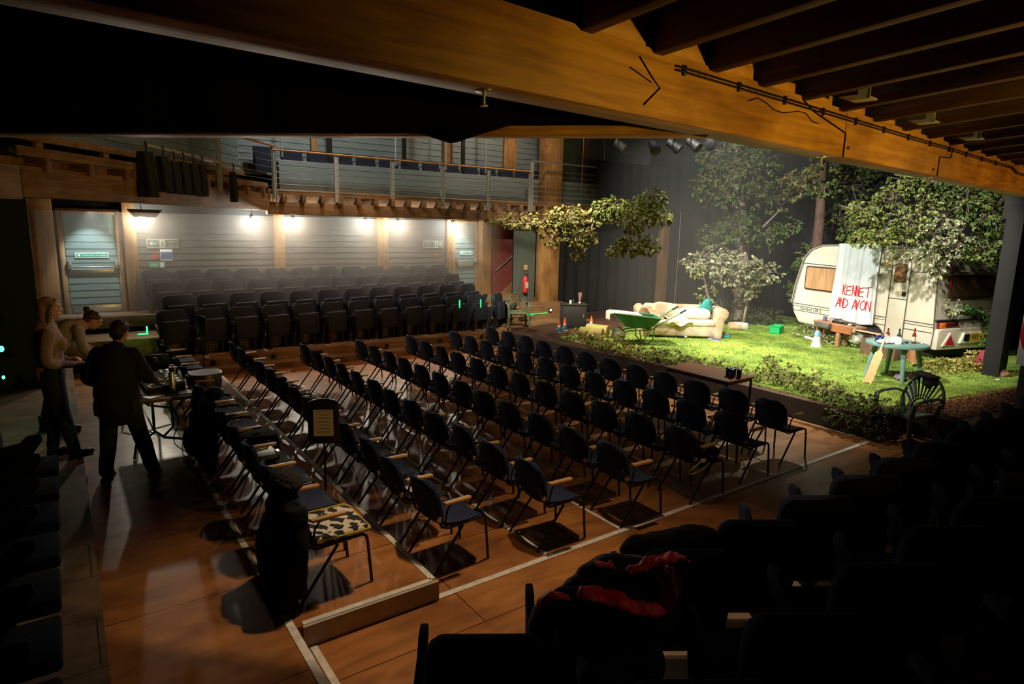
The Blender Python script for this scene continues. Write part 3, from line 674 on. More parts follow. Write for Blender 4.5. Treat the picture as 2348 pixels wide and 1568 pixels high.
for ri, (y, z) in enumerate(bank):
    x0, n = cnt[ri]
    for k in range(n):
        lab = 'folded navy theatre seat, %s from the fire door end, %s' % (ORD[k], rows[ri])
        loc = (x0+k*.635, y+.42 if ri < 3 else y+.34, z); rz = PI+.28
        if first: ts.location = loc; ts.rotation_euler = (0, 0, rz); ts['label'] = lab; first = False
        else: dup(ts, loc, rz, lab)
dup(ts, (9.5, 13.78, .30), PI+.5, 'folded navy theatre seat ending the front far row, beside the small garden chair')
dup(ts, (1.75, 13.75, .30), PI+.28, 'folded navy theatre seat at the very door end of the front far row')
# foreground bank, turned toward the stage
navy_n = M('dark_navy_fabric', (.006, .009, .026), .9, spec=.15, bump=.3, bscale=300, var=.25, vscale=20)
tn = make_theatre(navy_n, False, 'theatre_chair', 'dark theatre seats in the near bank'); reg(tn)
nr = ['front row of the near bank', 'second row of the near bank', 'third row of the near bank']
first = True; NB = {}
for ri, (y, z, x0, n) in enumerate(((2.03, .45, 1.36, 16), (1.16, .72, .95, 15), (.30, .99, 1.0, 12))):
    for k in range(n):
        lab = 'dark theatre seat seen from behind, %s from the left, %s' % (ORD[k], nr[ri])
        loc = (x0+k*.63, y, z); rz = -math.radians(33)
        if first: tn.location = loc; tn.rotation_euler = (0, 0, rz); tn['label'] = lab; first = False
        else: dup(tn, loc, rz, lab)
# side bank on the left, facing the stage (+X)
for ri in range(2):
    for k in range(9):
        lab = 'dark side-bank theatre seat, %s from the camera end, %s' % (ORD[k], 'gangway row' if ri == 0 else 'row against the wall')
        dup(tn, (-.60-ri*.85, 2.1+k*.6, .30+ri*.22), -PI/2, lab, 'dark theatre seats of the side bank', )
slab('floor_terrace.005', -3.1, -1.0, .85, 12.2, .3, .52, deck_m)
# ---------------------------------------------------------------- stage
_yaw, _pitch, _roll, _f = .62248, .18198, .024326, 1449.3
def pray(x, y):
    cy, sy = math.cos(_yaw), math.sin(_yaw)
    w_ = Vector((sy*math.cos(_pitch), cy*math.cos(_pitch), -math.sin(_pitch))); rt = Vector((cy, -sy, 0)); up = rt.cross(w_)
    r_ = rt*math.cos(_roll)+up*math.sin(_roll); u_ = -rt*math.sin(_roll)+up*math.cos(_roll)
    return w_+r_*((x-1174)/_f)-u_*((y-784)/_f)
def DP(x, y, d): return Vector((0, 0, 3))+pray(x, y)*d
def ZP(x, y, z):
    r_ = pray(x, y); return Vector((0, 0, 3))+r_*((z-3)/r_.z)
S = .36
stage_poly = [(9.15, 12.9), (9.42, 9.5), (9.60, 8.0), (9.62, 4.22), (10.42, 4.18), (10.5, 2.9), (23.4, 1.6), (23.4, 14.9), (12.6, 14.9), (9.6, 13.35)]
struct(MB().prism(stage_poly, .001, S-.03).build('floor_stage', M('black_stage_paint', (.020, .016, .014), .6, var=.3, vscale=3), smooth=False), 'black painted stage platform')
struct(MB().prism([(x, y) for x, y in stage_poly], S-.03, S-.015).build('floor_stage.001', M('stained_stage_boards', (.07, .028, .018), .6, var=.4, vscale=4), smooth=False))
def lawnmat():
    m = bpy.data.materials.new('artificial_grass'); m.use_nodes = True; nt = m.node_tree; b = nt.nodes['Principled BSDF']; L = nt.links.new
    tc = nt.nodes.new('ShaderNodeTexCoord')
    n = nt.nodes.new('ShaderNodeTexNoise'); n.inputs['Scale'].default_value = 1.6; n.inputs['Detail'].default_value = 9; n.inputs['Roughness'].default_value = .65; L(tc.outputs['Object'], n.inputs[0])
    r = nt.nodes.new('ShaderNodeValToRGB'); r.color_ramp.elements[0].position = .38; r.color_ramp.elements[0].color = (.11, .21, .022, 1); r.color_ramp.elements[1].position = .62; r.color_ramp.elements[1].color = (.33, .46, .07, 1)
    L(n.outputs[0], r.inputs[0]); L(r.outputs[0], b.inputs['Base Color']); b.inputs['Roughness'].default_value = .75
    n2 = nt.nodes.new('ShaderNodeTexNoise'); n2.inputs['Scale'].default_value = 45; n2.inputs['Detail'].default_value = 4; L(tc.outputs['Object'], n2.inputs[0])
    bp = nt.nodes.new('ShaderNodeBump'); bp.inputs['Strength'].default_value = .9; bp.inputs['Distance'].default_value = .04; L(n2.outputs[0], bp.inputs['Height']); L(bp.outputs[0], b.inputs['Normal'])
    return m
lawn_m = lawnmat()
lawn_poly = [(9.75, 11.6), (9.7, 9.2), (9.85, 8.2), (9.75, 4.5), (10.6, 4.25), (11.4, 3.95), (14.2, 3.55), (18.7, 3.3), (18.7, 12.2), (13.5, 12.2), (11.3, 11.7)]
tag(MB().prism(lawn_poly, S-.015, S+.012).build('lawn', lawn_m, smooth=False), 'bright green artificial lawn covering the stage', 'grass', None, 'stuff')
def inside(px_, py_, poly_):
    c_ = False; j = len(poly_)-1
    for i in range(len(poly_)):
        if (poly_[i][1] > py_) != (poly_[j][1] > py_) and px_ < (poly_[j][0]-poly_[i][0])*(py_-poly_[i][1])/(poly_[j][1]-poly_[i][1])+poly_[i][0]: c_ = not c_
        j = i
    return c_
b = MB(); random.seed(5); vs = []; fs = []
while len(fs) < 26000:
    x = 9.7+9*random.random()**1.5; y = random.uniform(3.4, 12.2)
    if not inside(x, y, lawn_poly): continue
    a = random.uniform(0, 2*PI); h = random.uniform(.018, .045); wd = random.uniform(.006, .012); dx, dy = math.cos(a)*wd, math.sin(a)*wd
    k = len(vs); vs += [(x-dx, y-dy, S+.010), (x+dx, y+dy, S+.010), (x+random.uniform(-.015, .015), y+random.uniform(-.015, .015), S+.01+h)]; fs.append((k, k+1, k+2))
b.add(vs, fs); o = b.build('grass_blades', lawn_m, smooth=False, weld=False); tag(o, 'short upright blades over the artificial lawn', 'grass', None, 'stuff')

# ---- leaves
def leafmat(name, c1, c2, c3, rough=.5):
    m = bpy.data.materials.new(name); m.use_nodes = True; nt = m.node_tree; b = nt.nodes['Principled BSDF']; L = nt.links.new
    g = nt.nodes.new('ShaderNodeNewGeometry'); r = nt.nodes.new('ShaderNodeValToRGB')
    e = r.color_ramp.elements; e[0].position = 0; e[0].color = (*c1, 1); e[1].position = 1; e[1].color = (*c3, 1); k = e.new(.55); k.color = (*c2, 1)
    L(g.outputs['Random Per Island'], r.inputs[0]); L(r.outputs[0], b.inputs['Base Color']); b.inputs['Roughness'].default_value = rough
    b.inputs['Specular IOR Level'].default_value = .35
    return m
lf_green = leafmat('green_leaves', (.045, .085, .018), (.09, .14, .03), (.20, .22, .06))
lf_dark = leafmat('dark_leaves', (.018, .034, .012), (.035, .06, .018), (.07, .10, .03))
lf_bright = leafmat('pale_green_leaves', (.10, .16, .03), (.22, .27, .07), (.38, .36, .15))
lf_silver = leafmat('silvery_leaves', (.12, .16, .07), (.30, .32, .18), (.50, .48, .32))
lf_yellow = leafmat('yellowing_leaves', (.11, .12, .03), (.21, .205, .06), (.38, .31, .11))
OUT = [(0, 0), (.16, .10), (.12, .28), (.30, .36), (.20, .52), (.30, .66), (.12, .80), (0, 1)]
def leaf(vs, fs, p, d, size, roll_, lobes=True):
    t = d.normalized(); x = t.cross(Vector((0, 0, 1)))
    if x.length < .01: x = Vector((1, 0, 0))
    x = (Matrix.Rotation(roll_, 3, t) @ x.normalized()); n_ = x.cross(t)
    k = len(vs); o = OUT if lobes else [(0, 0), (.2, .25), (.27, .5), (.16, .8), (0, 1)]
    mid = [p+t*size*q for q in (0, .5, 1)]
    L1 = [p+x*a*size+t*q*size+n_*(abs(a)*.35-.22*q*q)*size for a, q in o]
    R1 = [p-x*a*size+t*q*size+n_*(abs(a)*.35-.22*q*q)*size for a, q in o[1:-1]]
    n1_ = len(L1)
    vs += L1+R1
    fs.append(tuple(range(k, k+n1_)))
    fs.append((k+n1_-1,)+tuple(range(k+n1_+len(R1)-1, k+n1_-1, -1))+(k,))
def foliage(name, blobs, size, mat, parent=None, per=6, seed=1, droop=.5, lobes=True, twigs=True):
    size *= .8; blobs = [(c_, r_, int(n_*1.5)) for c_, r_, n_ in blobs]
    random.seed(seed); vs = []; fs = []; tb = MB()
    for c_, r_, n_ in blobs:
        c_ = Vector(c_); r_ = r_ if isinstance(r_, (tuple, list)) else (r_, r_, r_)
        for i in range(n_):
            while True:
                q = Vector((random.uniform(-1, 1), random.uniform(-1, 1), random.uniform(-1, 1)))
                if q.length <= 1: break
            q = q*(q.length**-.35 if q.length > .05 else 1)
            p = c_+Vector((q.x*r_[0], q.y*r_[1], q.z*r_[2])); ax = Vector((q.x, q.y, q.z*.5-droop*.4)); ax = ax.normalized() if ax.length > .01 else Vector((0, 0, -1))
            for j in range(per):
                d_ = ax+Vector((random.gauss(0, .7), random.gauss(0, .7), random.gauss(-droop*.5, .5)))
                leaf(vs, fs, p+d_.normalized()*size*.1, d_, size*random.uniform(.65, 1.15), random.uniform(-1, 1), lobes)
            if twigs and i % 3 == 0: tb.tube([c_.lerp(p, .15), c_.lerp(p, .6)+Vector((0, 0, .03)), p], .005, 4, caps=False)
    b = MB(); b.add(vs, fs)
    o = b.build(name, mat, parent, smooth=False, weld=False)
    if twigs and tb.v: tb.build('twigs', bark_m, parent if parent is not None else o, weld=False)
    return o
bark_m = M('bark', (.38, .31, .23), .9, col2=(.18, .14, .10), vscale=6, stretch=(3, 3, .6), bump=.8, bscale=18)
def P3(x, y, d): return tuple(DP(x, y, d))
# middle tree behind the sofa
t = thing('stage_tree', 'leafy tree with a thick trunk standing behind the cream sofa', 'tree', (0, 0, 0))
bp_ = [DP(1697, 738, 18.9), DP(1700, 690, 18.9), DP(1702, 600, 18.9), DP(1700, 520, 19), DP(1694, 430, 19.1), DP(1690, 330, 19.2)]; bp_[0].z = S+.0
MB().tube(bp_, [.30, .23, .20, .18, .15, .1], 12).build('trunk', bark_m, t)
b = MB()
for a_ in ([(1702, 590, 18.9), (1740, 530, 18.5), (1790, 480, 18.2)], [(1700, 600, 18.9), (1650, 560, 18.4), (1600, 600, 18)], [(1696, 470, 19), (1640, 420, 18.6), (1600, 400, 18)], [(1700, 620, 18.9), (1740, 600, 18.2), (1770, 625, 18)]):
    b.tube([P3(*q) for q in a_], [.07, .045, .015], 7)
b.build('bough', bark_m, t)
foliage('foliage', [(P3(1640, 600, 17.8), (.55, .7, .42), 70), (P3(1690, 615, 17.7), (.6, .7, .4), 80), (P3(1745, 625, 17.6), (.45, .6, .32), 45), (P3(1590, 605, 17.9), (.3, .4, .25), 22), (P3(1715, 660, 17.8), (.35, .4, .3), 25), (P3(1660, 640, 17.8), (.3, .4, .2), 20)], .15, lf_silver, t, 5, 11)
foliage('upper_foliage', [(P3(1650, 430, 18.5), (.9, .8, .6), 110), (P3(1720, 390, 18.6), (1.0, .8, .7), 130), (P3(1770, 450, 18.4), (.6, .7, .5), 60), (P3(1660, 350, 18.8), (.8, .8, .5), 80), (P3(1690, 520, 18.3), (.6, .6, .5), 70), (P3(1640, 540, 18.2), (.4, .5, .35), 35), (P3(1755, 540, 18.3), (.4, .5, .4), 35)], .16, lf_green, t, 5, 12)
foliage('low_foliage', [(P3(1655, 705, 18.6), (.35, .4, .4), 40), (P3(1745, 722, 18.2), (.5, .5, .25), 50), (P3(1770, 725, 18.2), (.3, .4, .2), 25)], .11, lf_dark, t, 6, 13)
t = thing('sapling', 'slim bare-stemmed sapling leaning beside the thick trunk behind the sofa', 'tree', (0, 0, 0))
q0 = DP(1703, 742, 18.0); q0.z = S
MB().tube([q0, DP(1712, 700, 18), DP(1720, 650, 18), DP(1718, 600, 17.9)], [.04, .035, .03, .015], 8).build('stem', M('pale_bark', (.30, .22, .12), .8, var=.3), t)
foliage('foliage', [(P3(1725, 655, 17.7), .22, 12)], .12, lf_yellow, t, 5, 14)
t = thing('sapling', 'thin sapling with hanging leaves left of the trunk, over the sofa back', 'tree', (0, 0, 0))
q0 = DP(1625, 735, 17.6); q0.z = S
MB().tube([q0, DP(1624, 680, 17.6), DP(1615, 640, 17.6), DP(1608, 610, 17.6)], [.02, .018, .014, .01], 6).build('stem', bark_m, t)
foliage('foliage', [(P3(1618, 675, 17.5), (.22, .3, .3), 22), (P3(1600, 625, 17.6), (.15, .2, .2), 10)], .12, lf_bright, t, 4, 15)
# tree behind the caravan nose
t = thing('stage_tree', 'tree with a slim brown trunk rising behind the front end of the caravan', 'tree', (0, 0, 0))
q0 = DP(1866, 700, 17.35); q0.z = S
MB().tube([q0, DP(1870, 600, 17.35), DP(1880, 500, 17.35), DP(1884, 420, 17.35), DP(1890, 340, 17.35)], [.17, .15, .13, .11, .08], 10).build('trunk', M('brown_bark', (.11, .06, .042), .9, var=.4, bump=.6, bscale=20, stretch=(3, 3, .6)), t)
b = MB()
for a_ in ([(1884, 430, 18.50), (1850, 400, 18.05), (1815, 410, 17.65)], [(1880, 500, 18.50), (1920, 470, 18.00), (1960, 480, 17.65)]): b.tube([P3(*q) for q in a_], [.06, .04, .015], 7)
b.build('bough', bark_m, t)
foliage('foliage', [(P3(1840, 415, 17.75), (.6, .6, .25), 70), (P3(1885, 395, 17.85), (.4, .5, .25), 50), (P3(1815, 440, 17.85), (.25, .3, .25), 20)], .14, lf_yellow, t, 5, 16)
foliage('dark_foliage', [(P3(1885, 430, 17.4), (.4, .4, .3), 40), (P3(1900, 370, 17.4), (.5, .4, .3), 40), (P3(1950, 420, 18.05), (.9, .7, .7), 110), (P3(1975, 520, 17.75), (.7, .6, .6), 80), (P3(1925, 500, 18.05), (.4, .5, .6), 45), (P3(1840, 650, 17.75), (.45, .45, .7), 70), (P3(1860, 590, 17.75), (.35, .4, .4), 40), (P3(1800, 520, 18.05), (.5, .4, .25), 30), (P3(2010, 400, 18.05), (.7, .6, .6), 70)], .14, lf_green, t, 5, 17)
# oak boughs hanging over the caravan
t = thing('oak_bough', 'big sunlit oak bough hanging over the caravan roof', 'branch', (0, 0, 0))
b = MB(); b.tube([P3(2330, 400, 12.6), P3(2210, 430, 12.9), P3(2120, 490, 13.1), P3(2030, 510, 13.3), P3(1970, 490, 13.6)], [.06, .045, .03, .02, .01], 8)
b.tube([P3(2200, 430, 12.9), P3(2190, 520, 13), P3(2160, 590, 13)], [.03, .02, .01], 6); b.tube([P3(2300, 410, 12.7), P3(2290, 520, 12.7), P3(2240, 620, 12.9)], [.035, .02, .01], 6)
b.tube([P3(2090, 500, 13.1), P3(2080, 560, 13.1), P3(2060, 590, 13.1)], [.02, .015, .008], 6); b.tube([P3(2210, 430, 12.9), P3(2120, 410, 13.4), P3(2050, 400, 13.8)], [.03, .02, .01], 6); b.build('bough', bark_m, t)
foliage('foliage', [(P3(1985, 485, 13.5), (.4, .4, .28), 45), (P3(2050, 460, 13.3), (.4, .4, .3), 55), (P3(2020, 540, 13.2), (.5, .4, .22), 55), (P3(2090, 510, 13), (.35, .4, .35), 55), (P3(1975, 545, 13.5), (.2, .2, .16), 14), (P3(2080, 420, 13.3), (.4, .4, .2), 40), (P3(2120, 470, 12.9), (.3, .3, .3), 35)], .125, lf_bright, t, 5, 18)
foliage('pale_foliage', [(P3(2135, 540, 12.9), (.38, .4, .35), 60), (P3(2190, 560, 12.8), (.35, .35, .3), 50), (P3(2140, 585, 12.9), (.22, .25, .25), 24), (P3(2065, 585, 13), (.26, .22, .14), 24), (P3(2165, 500, 12.9), (.35, .35, .3), 40), (P3(2150, 615, 12.95), (.12, .15, .2), 12)], .12, lf_silver, t, 5, 19)
foliage('shaded_foliage', [(P3(2220, 460, 12.7), (.45, .45, .45), 90), (P3(2280, 480, 12.4), (.45, .45, .5), 90), (P3(2250, 570, 12.7), (.4, .4, .35), 70), (P3(2200, 420, 12.9), (.4, .4, .3), 50), (P3(2290, 560, 12.5), (.3, .3, .3), 40), (P3(2150, 420, 13.2), (.35, .35, .2), 35)], .125, lf_green, t, 5, 20)
# bough over the far-left of the stage
t = thing('oak_bough', 'long leafy bough hanging in front of the black drape above the cabinet', 'branch', (0, 0, 0))
b = MB(); b.tube([P3(1535, 500, 14.2), P3(1470, 490, 13.4), P3(1400, 500, 13.2), P3(1340, 510, 13), P3(1260, 510, 13), P3(1150, 515, 13.2)], [.05, .045, .04, .03, .02, .01], 8)
b.tube([P3(1360, 505, 13), P3(1350, 560, 12.9), P3(1335, 585, 12.9)], [.02, .012, .006], 6); b.tube([P3(1450, 492, 13.3), P3(1450, 540, 13.1), P3(1425, 585, 13)], [.025, .015, .006], 6); b.tube([P3(1440, 492, 13.3), P3(1480, 460, 13.2), P3(1515, 440, 13.2)], [.02, .012, .006], 6)
b.build('bough', bark_m, t)
for q_ in ((1450, 495, 13.3), (1330, 512, 13)):
    p_ = DP(*q_); MB().tube([p_, (p_.x, p_.y, 7.99)], .003, 4).build('suspension_wire', black_s, t)
foliage('foliage', [(P3(1400, 478, 13), (.42, .35, .2), 65), (P3(1450, 500, 12.9), (.4, .35, .3), 75), (P3(1500, 455, 13), (.25, .25, .2), 30), (P3(1515, 500, 13.2), (.2, .25, .16), 20), (P3(1450, 560, 12.9), (.3, .25, .22), 42), (P3(1490, 560, 12.9), (.2, .2, .2), 22), (P3(1415, 575, 12.9), (.2, .2, .12), 18), (P3(1380, 490, 13), (.25, .25, .2), 28), (P3(1470, 475, 13), (.3, .3, .2), 34)], .12, lf_bright, t, 5, 21)
foliage('shaded_foliage', [(P3(1300, 500, 13), (.45, .4, .28), 80), (P3(1330, 540, 12.9), (.35, .35, .22), 50), (P3(1270, 540, 13), (.25, .3, .2), 26), (P3(1190, 505, 13.1), (.4, .35, .14), 32), (P3(1240, 510, 13), (.25, .3, .2), 26), (P3(1140, 505, 13.2), (.2, .2, .1), 8)], .12, lf_yellow, t, 5, 22)
foliage('hanging_leaves', [(P3(1340, 565, 12.9), (.1, .1, .2), 10), (P3(1325, 583, 12.9), (.14, .12, .08), 10)], .12, lf_yellow, t, 5, 23)

# ---- ivy along the stage edge
def tubeblob(pts, rad, dens, z=S, zr=.12):
    out = []
    for (x0, y0), (x1, y1) in zip(pts[:-1], pts[1:]):
        L_ = math.hypot(x1-x0, y1-y0); k = max(1, int(L_/.3))
        for i in range(k):
            t_ = (i+.5)/k; out.append(((x0+(x1-x0)*t_, y0+(y1-y0)*t_, z+zr*.8), (rad, rad, zr), dens))
    return out
ivy_m = leafmat('ivy_leaves', (.10, .15, .03), (.22, .27, .07), (.40, .40, .15)); ivy_y = leafmat('ivy_yellow_leaves', (.16, .16, .03), (.36, .32, .08), (.55, .46, .16))
o = foliage('ivy', tubeblob([(9.9, 11.3), (9.75, 10.2), (9.68, 9.3), (9.72, 8.4)], .26, 18, S, .14)+tubeblob([(9.6, 10.3), (9.5, 9.0)], .1, 6, S-.08, .1), .085, ivy_y, None, 5, 31, .2); tag(o, 'yellowish ivy along the stage edge by the turf rolls', 'ivy', None, 'stuff')
o = foliage('ivy', tubeblob([(9.72, 8.6), (9.85, 7.9), (9.95, 7.2), (10.05, 6.4), (10.1, 5.6), (10.0, 4.9)], .26, 24, S, .15)+[((10.45, 6.35, S+.22), (.25, .25, .2), 26), ((10.35, 6.1, S+.2), (.25, .25, .2), 22), ((10.1, 5.4, S+.2), (.22, .25, .18), 22), ((9.75, 7.6, S+.1), (.15, .4, .12), 24)], .08, ivy_m, None, 6, 32, .2); tag(o, 'green ivy border behind the brown table and along the stage edge', 'ivy', None, 'stuff')
o = foliage('ivy', tubeblob([(9.95, 5.2), (9.85, 4.6), (9.75, 4.25), (9.8, 4.0)], .28, 26, S, .14)+[((9.62, 4.6, .25), (.14, .35, .2), 45), ((9.7, 4.2, .15), (.2, .2, .16), 40), ((9.95, 4.05, .3), (.3, .1, .18), 30)], .08, lf_green, None, 6, 33, .6); tag(o, 'dark green ivy spilling over the stage corner behind the dark garden chair', 'ivy', None, 'stuff')

# ---- bark chips strip
random.seed(8); vs = []; fs = []
for i in range(2600):
    x = random.uniform(10.5, 14.4); y = 4.22-(x-10.5)*.17-random.random()**1.3*.75
    if y < 2.7 or not inside(x, y, stage_poly): continue
    a = random.uniform(0, PI); l = random.uniform(.02, .07); wd = l*.3; z = S-.012+random.uniform(0, .03); k = len(vs)
    dx, dy = math.cos(a)*l, math.sin(a)*l; ex, ey = -math.sin(a)*wd, math.cos(a)*wd; tz = random.uniform(-.02, .02)
    vs += [(x-dx, y-dy, z), (x+ex, y+ey, z+.01), (x+dx, y+dy, z+tz+.02), (x-ex, y-ey, z+.008)]; fs.append((k, k+1, k+2, k+3))
b = MB(); b.add(vs, fs); tag(b.build('bark_chips', M('bark_chip', (.20, .075, .03), .9, col2=(.08, .03, .015), vscale=20), smooth=False, weld=False), 'strip of reddish-brown bark chips at the near edge of the lawn', 'bark chips', None, 'stuff')
random.seed(18); vs = []; fs = []
for i in range(420):
    x = 9.6+8*random.random(); y = random.uniform(3.6, 12.0)
    if inside(x, y, lawn_poly): leaf(vs, fs, Vector((x, y, S+.035)), Vector((random.gauss(0, 1), random.gauss(0, 1), .1)), random.uniform(.05, .09), random.uniform(-.5, .5))
b = MB(); b.add(vs, fs); tag(b.build('fallen_leaves', lf_bright, smooth=False, weld=False), 'pale fallen leaves scattered over the lawn', 'leaves', None, 'stuff')

# ---- black drapes
def drapery(name, pts, z0, z1, lab, pleat=.05, n=12, mat=None):
    segs = []; tot = 0
    for a, c_ in zip(pts[:-1], pts[1:]): L_ = math.dist(a, c_); segs.append((tot, L_, a, c_)); tot += L_
    def fn(u, v):
        s_ = u*tot
        for t0, L_, a, c_ in segs:
            if s_ <= t0+L_+1e-6:
                q = (s_-t0)/L_; x = a[0]+(c_[0]-a[0])*q; y = a[1]+(c_[1]-a[1])*q; nx, ny = -(c_[1]-a[1])/L_, (c_[0]-a[0])/L_
                off = pleat*math.sin(s_*14+.6*math.sin(s_*3.1))*(1-.4*v); return (x+nx*off, y+ny*off, z0+(z1-z0)*v)
        return (pts[-1][0], pts[-1][1], z0)
    o = MB().grid(fn, int(tot*26), 4).build(name, mat or black_c); m = o.modifiers.new('s', 'SOLIDIFY'); m.thickness = .012; return tag(o, lab, 'curtain')
drapery('black_drape', [(12.55, 15.3), (16.95, 15.3)], .002, 3.3, 'black pleated drape hanging between the oak column and the slim post')
drapery('black_drape', [(13.62, 14.70), (17.3, 14.70)], 3.66, 5.02, 'short black drape hung over the far gallery rail above the stage')
drapery('black_drape', [(17.5, 15.3), (18.95, 14.3), (18.95, 8.0), (18.95, 2.2)], S-.02, 7.9, 'tall black drape closing off the back of the stage')
drapery('black_drape', [(18.9, 2.2), (15.2, 2.6)], S-.02, 7.5, 'black side drape behind the near wing of the stage')
o = MB().tube([(16.6, 14.3, 3.6), (16.62, 14.3, 2.5), (16.6, 14.3, .4)], .008, 5).build('hanging_string', M('cord_white', (.6, .6, .55), .7), loc=(.95, .4, 0)); tag(o, 'thin pale cord hanging straight down in front of the black backdrop', 'cord')

# near-right wing: dark column with rope, poster
r = thing('wing_column', 'dark grey square column at the near wing with a rope hanging beside it', 'column', (14.62, 4.30, S-.015)); r['kind'] = 'thing'
MB().b2((-.2, -.14, 0), (.2, .14, 3.25)).build('shaft', M('charcoal_paint', (.010, .010, .010), .8, var=.3, vscale=3), r, bevel=.01)
MB().b2((-.05, -.3, 3.0), (.75, .25, 3.6)).build('top_box', black_p, r, bevel=.01)
r = thing('rope', 'rope with a knot hanging beside the dark wing column', 'rope', (0, 0, 0))
rp_m = M('rope', (.42, .28, .14), .9, var=.3, vscale=60)
pts = [DP(2330, 480, 12.3), DP(2322, 600, 12.3), DP(2311, 700, 12.3), DP(2300, 790, 12.3), DP(2291, 860, 12.3)]; MB().tube(pts, .012, 6).build('cord', rp_m, r); MB().ell(DP(2313, 702, 12.28), .045, 10).build('knot', rp_m, r)
kp = ZP(2291, 862, S); bg = MB().ell((0, 0, .06), (.19, .17, .09), 18).ell((.05, .02, .11), (.1, .1, .06), 12).build('sack', M('burlap', (.42, .24, .13), .95, var=.3, vscale=20, bump=.6)); bg.location = (kp.x, kp.y, S-.01); remesh(bg, .02, 3, .04, .08); tag(bg, 'small brown cloth sack lying at the foot of the hanging rope', 'sack')
r = thing('wing_flat', 'big black flat box standing in front of the near wing', 'stage flat', (12.75, 3.05, S-.03)); r['kind'] = 'thing'
MB().b2((-.5, -.7, -.0), (1.4, .22, 3.3)).build('panel', black_p, r, bevel=.01); MB().b2((-.52, -.4, -.33), (-.45, .1, .1)).build('footing', black_p, r)
# poster at the very edge
pp = thing('poster', 'narrow white poster with red shape and teal top at the right edge of the stage', 'poster', tuple(DP(2362, 765, 9.6)), math.radians(-67))
MB().b2((-.11, -.01, -.5), (.3, .01, .45)).build('paper', white_p, pp); MB().b2((-.105, -.016, .28), (.3, -.009, .45)).build('teal_band', M('teal_print', (.02, .35, .30), .5), pp)
MB().prism([(-.1, .2), (.0, .26), (.28, .2), (.28, -.2), (-.06, -.24), (-.12, -.05)], -.016, -.009, Matrix.Rotation(PI/2, 4, 'X') @ Matrix.Diagonal((1, 1, -1, 1))).build('red_shape', redp, pp)

q_ = DP(2348, 765, 9.6); light('poster_fill', 'SPOT', (q_.x-2.0, q_.y-.2, 3.4), tuple(q_), 40, (1, .95, .9), .05, 24, .5)  # added spot to brighten the poster, no fitting there
# ---------------------------------------------------------------- caravan
cream = M('caravan_cream', (.66, .63, .55), .35, spec=.5, var=.10, vscale=2, col2=(.60, .55, .44)); rubber = M('rubber', (.02, .02, .02), .6)
greyseal = M('grey_seal', (.10, .10, .095), .5)
C1 = Vector((15.05, 5.6)); du = Vector((.2552, .9669)); nv = Vector((.9669, -.2552))
cz = thing('caravan', 'old cream touring caravan parked on the lawn', 'caravan', (C1.x, C1.y, S), math.atan2(du.y, du.x), None)
# local: +X along the side to the nose, -Y into the depth of the body (away from the audience)
def cm(): return MB()
prof = [(.0, .27), (-.02, .62), (.0, .80), (.03, 1.2), (.06, 1.85), (.13, 2.16), (.30, 2.32), (.7, 2.38), (2.6, 2.36), (3.15, 2.33), (3.52, 2.20), (3.72, 1.98), (3.92, 1.25), (3.99, .78), (3.93, .55), (3.70, .27)]
# side with wheel arch
arch = [(1.86-.0, .27)] + [(1.53+.36*math.cos(a), .27+.30*math.sin(a)) for a in [PI*i/10 for i in range(1, 10)]] + [(1.17, .27)]
arch = [(1.90, .27)] + [(1.53+.37*math.cos(a), .27+.30*math.sin(a)) for a in [PI*i/10 for i in range(1, 10)]] + [(1.16, .27)]
outline = prof[::1] + arch
XZ = lambda y: Matrix(((1, 0, 0, 0), (0, 0, -1, y), (0, 1, 0, 0), (0, 0, 0, 1)))
b = MB(); b.prism(outline, 0, 2.1, XZ(0)); bo = b.build('body', cream, cz, bevel=.0); bo.modifiers.new('b', 'BEVEL').width = .05; bo.modifiers['b'].segments = 3; bo.modifiers['b'].limit_method = 'ANGLE'
bpb = MB(); bpb.b2((1.19, -.6, .0), (1.87, -.02, .5)); bpb.build('wheel_well', black_p, cz)
wh = MB().lathe([(.1, -.09), (.27, -.09), (.30, -.06), (.30, .06), (.27, .09), (.1, .09)], 28, T(1.53, -.16, .28) @ Matrix.Rotation(PI/2, 4, 'X')).build('wheel', rubber, cz); MB().lathe([(.02, .0), (.16, .0), (.17, .03), (.12, .02), (.03, .05)], 24, T(1.53, -.07, .28) @ Matrix.Rotation(PI/2, 4, 'X')).build('hub_cap', chrome, wh)
MB().b2((.1, -2.0, .05), (3.4, -.25, .27)).build('chassis', black_p, cz); MB().tube([(3.6, -1.05, .3), (4.6, -1.05, .32)], .04, 8).build('tow_bar', black_p, cz)
def strip(name, pts, r_=.011, mat=None, par=None): return MB().tube(pts, r_, 6).build(name, mat or greyseal, par or cz)
strip('body_moulding', [(.02, .006, .78), (3.97, .006, .78)], .009); strip('body_moulding', [(.02, .006, .60), (3.9, .006, .60)], .008); strip('body_moulding', [(.0, .006, .72), (3.95, .006, .72)], .006)
strip('body_moulding', [(1.3, .006, 1.84), (.05, .006, 1.87)], .008); strip('body_moulding', [(2.6, .006, 1.84), (3.78, .006, 1.86)], .010)
strip('corner_seal', [(x_, .004, z_) for x_, z_ in prof[0:6]], .014)
strip('roof_rail', [(x_, .01, z_+.005) for x_, z_ in prof[5:14]], .016, M('roof_trim', (.34, .30, .24), .5))
strip('nose_seal', [(x_-.06, .004, z_) for x_, z_ in prof[10:15]], .008)
MB().b2((.70, .0, .235), (1.16, .02, .30)).b2((1.2, -.02, .35), (1.95, .03, .385)).build('step_skirt', M('peach_skirt', (.66, .46, .32), .5), cz)
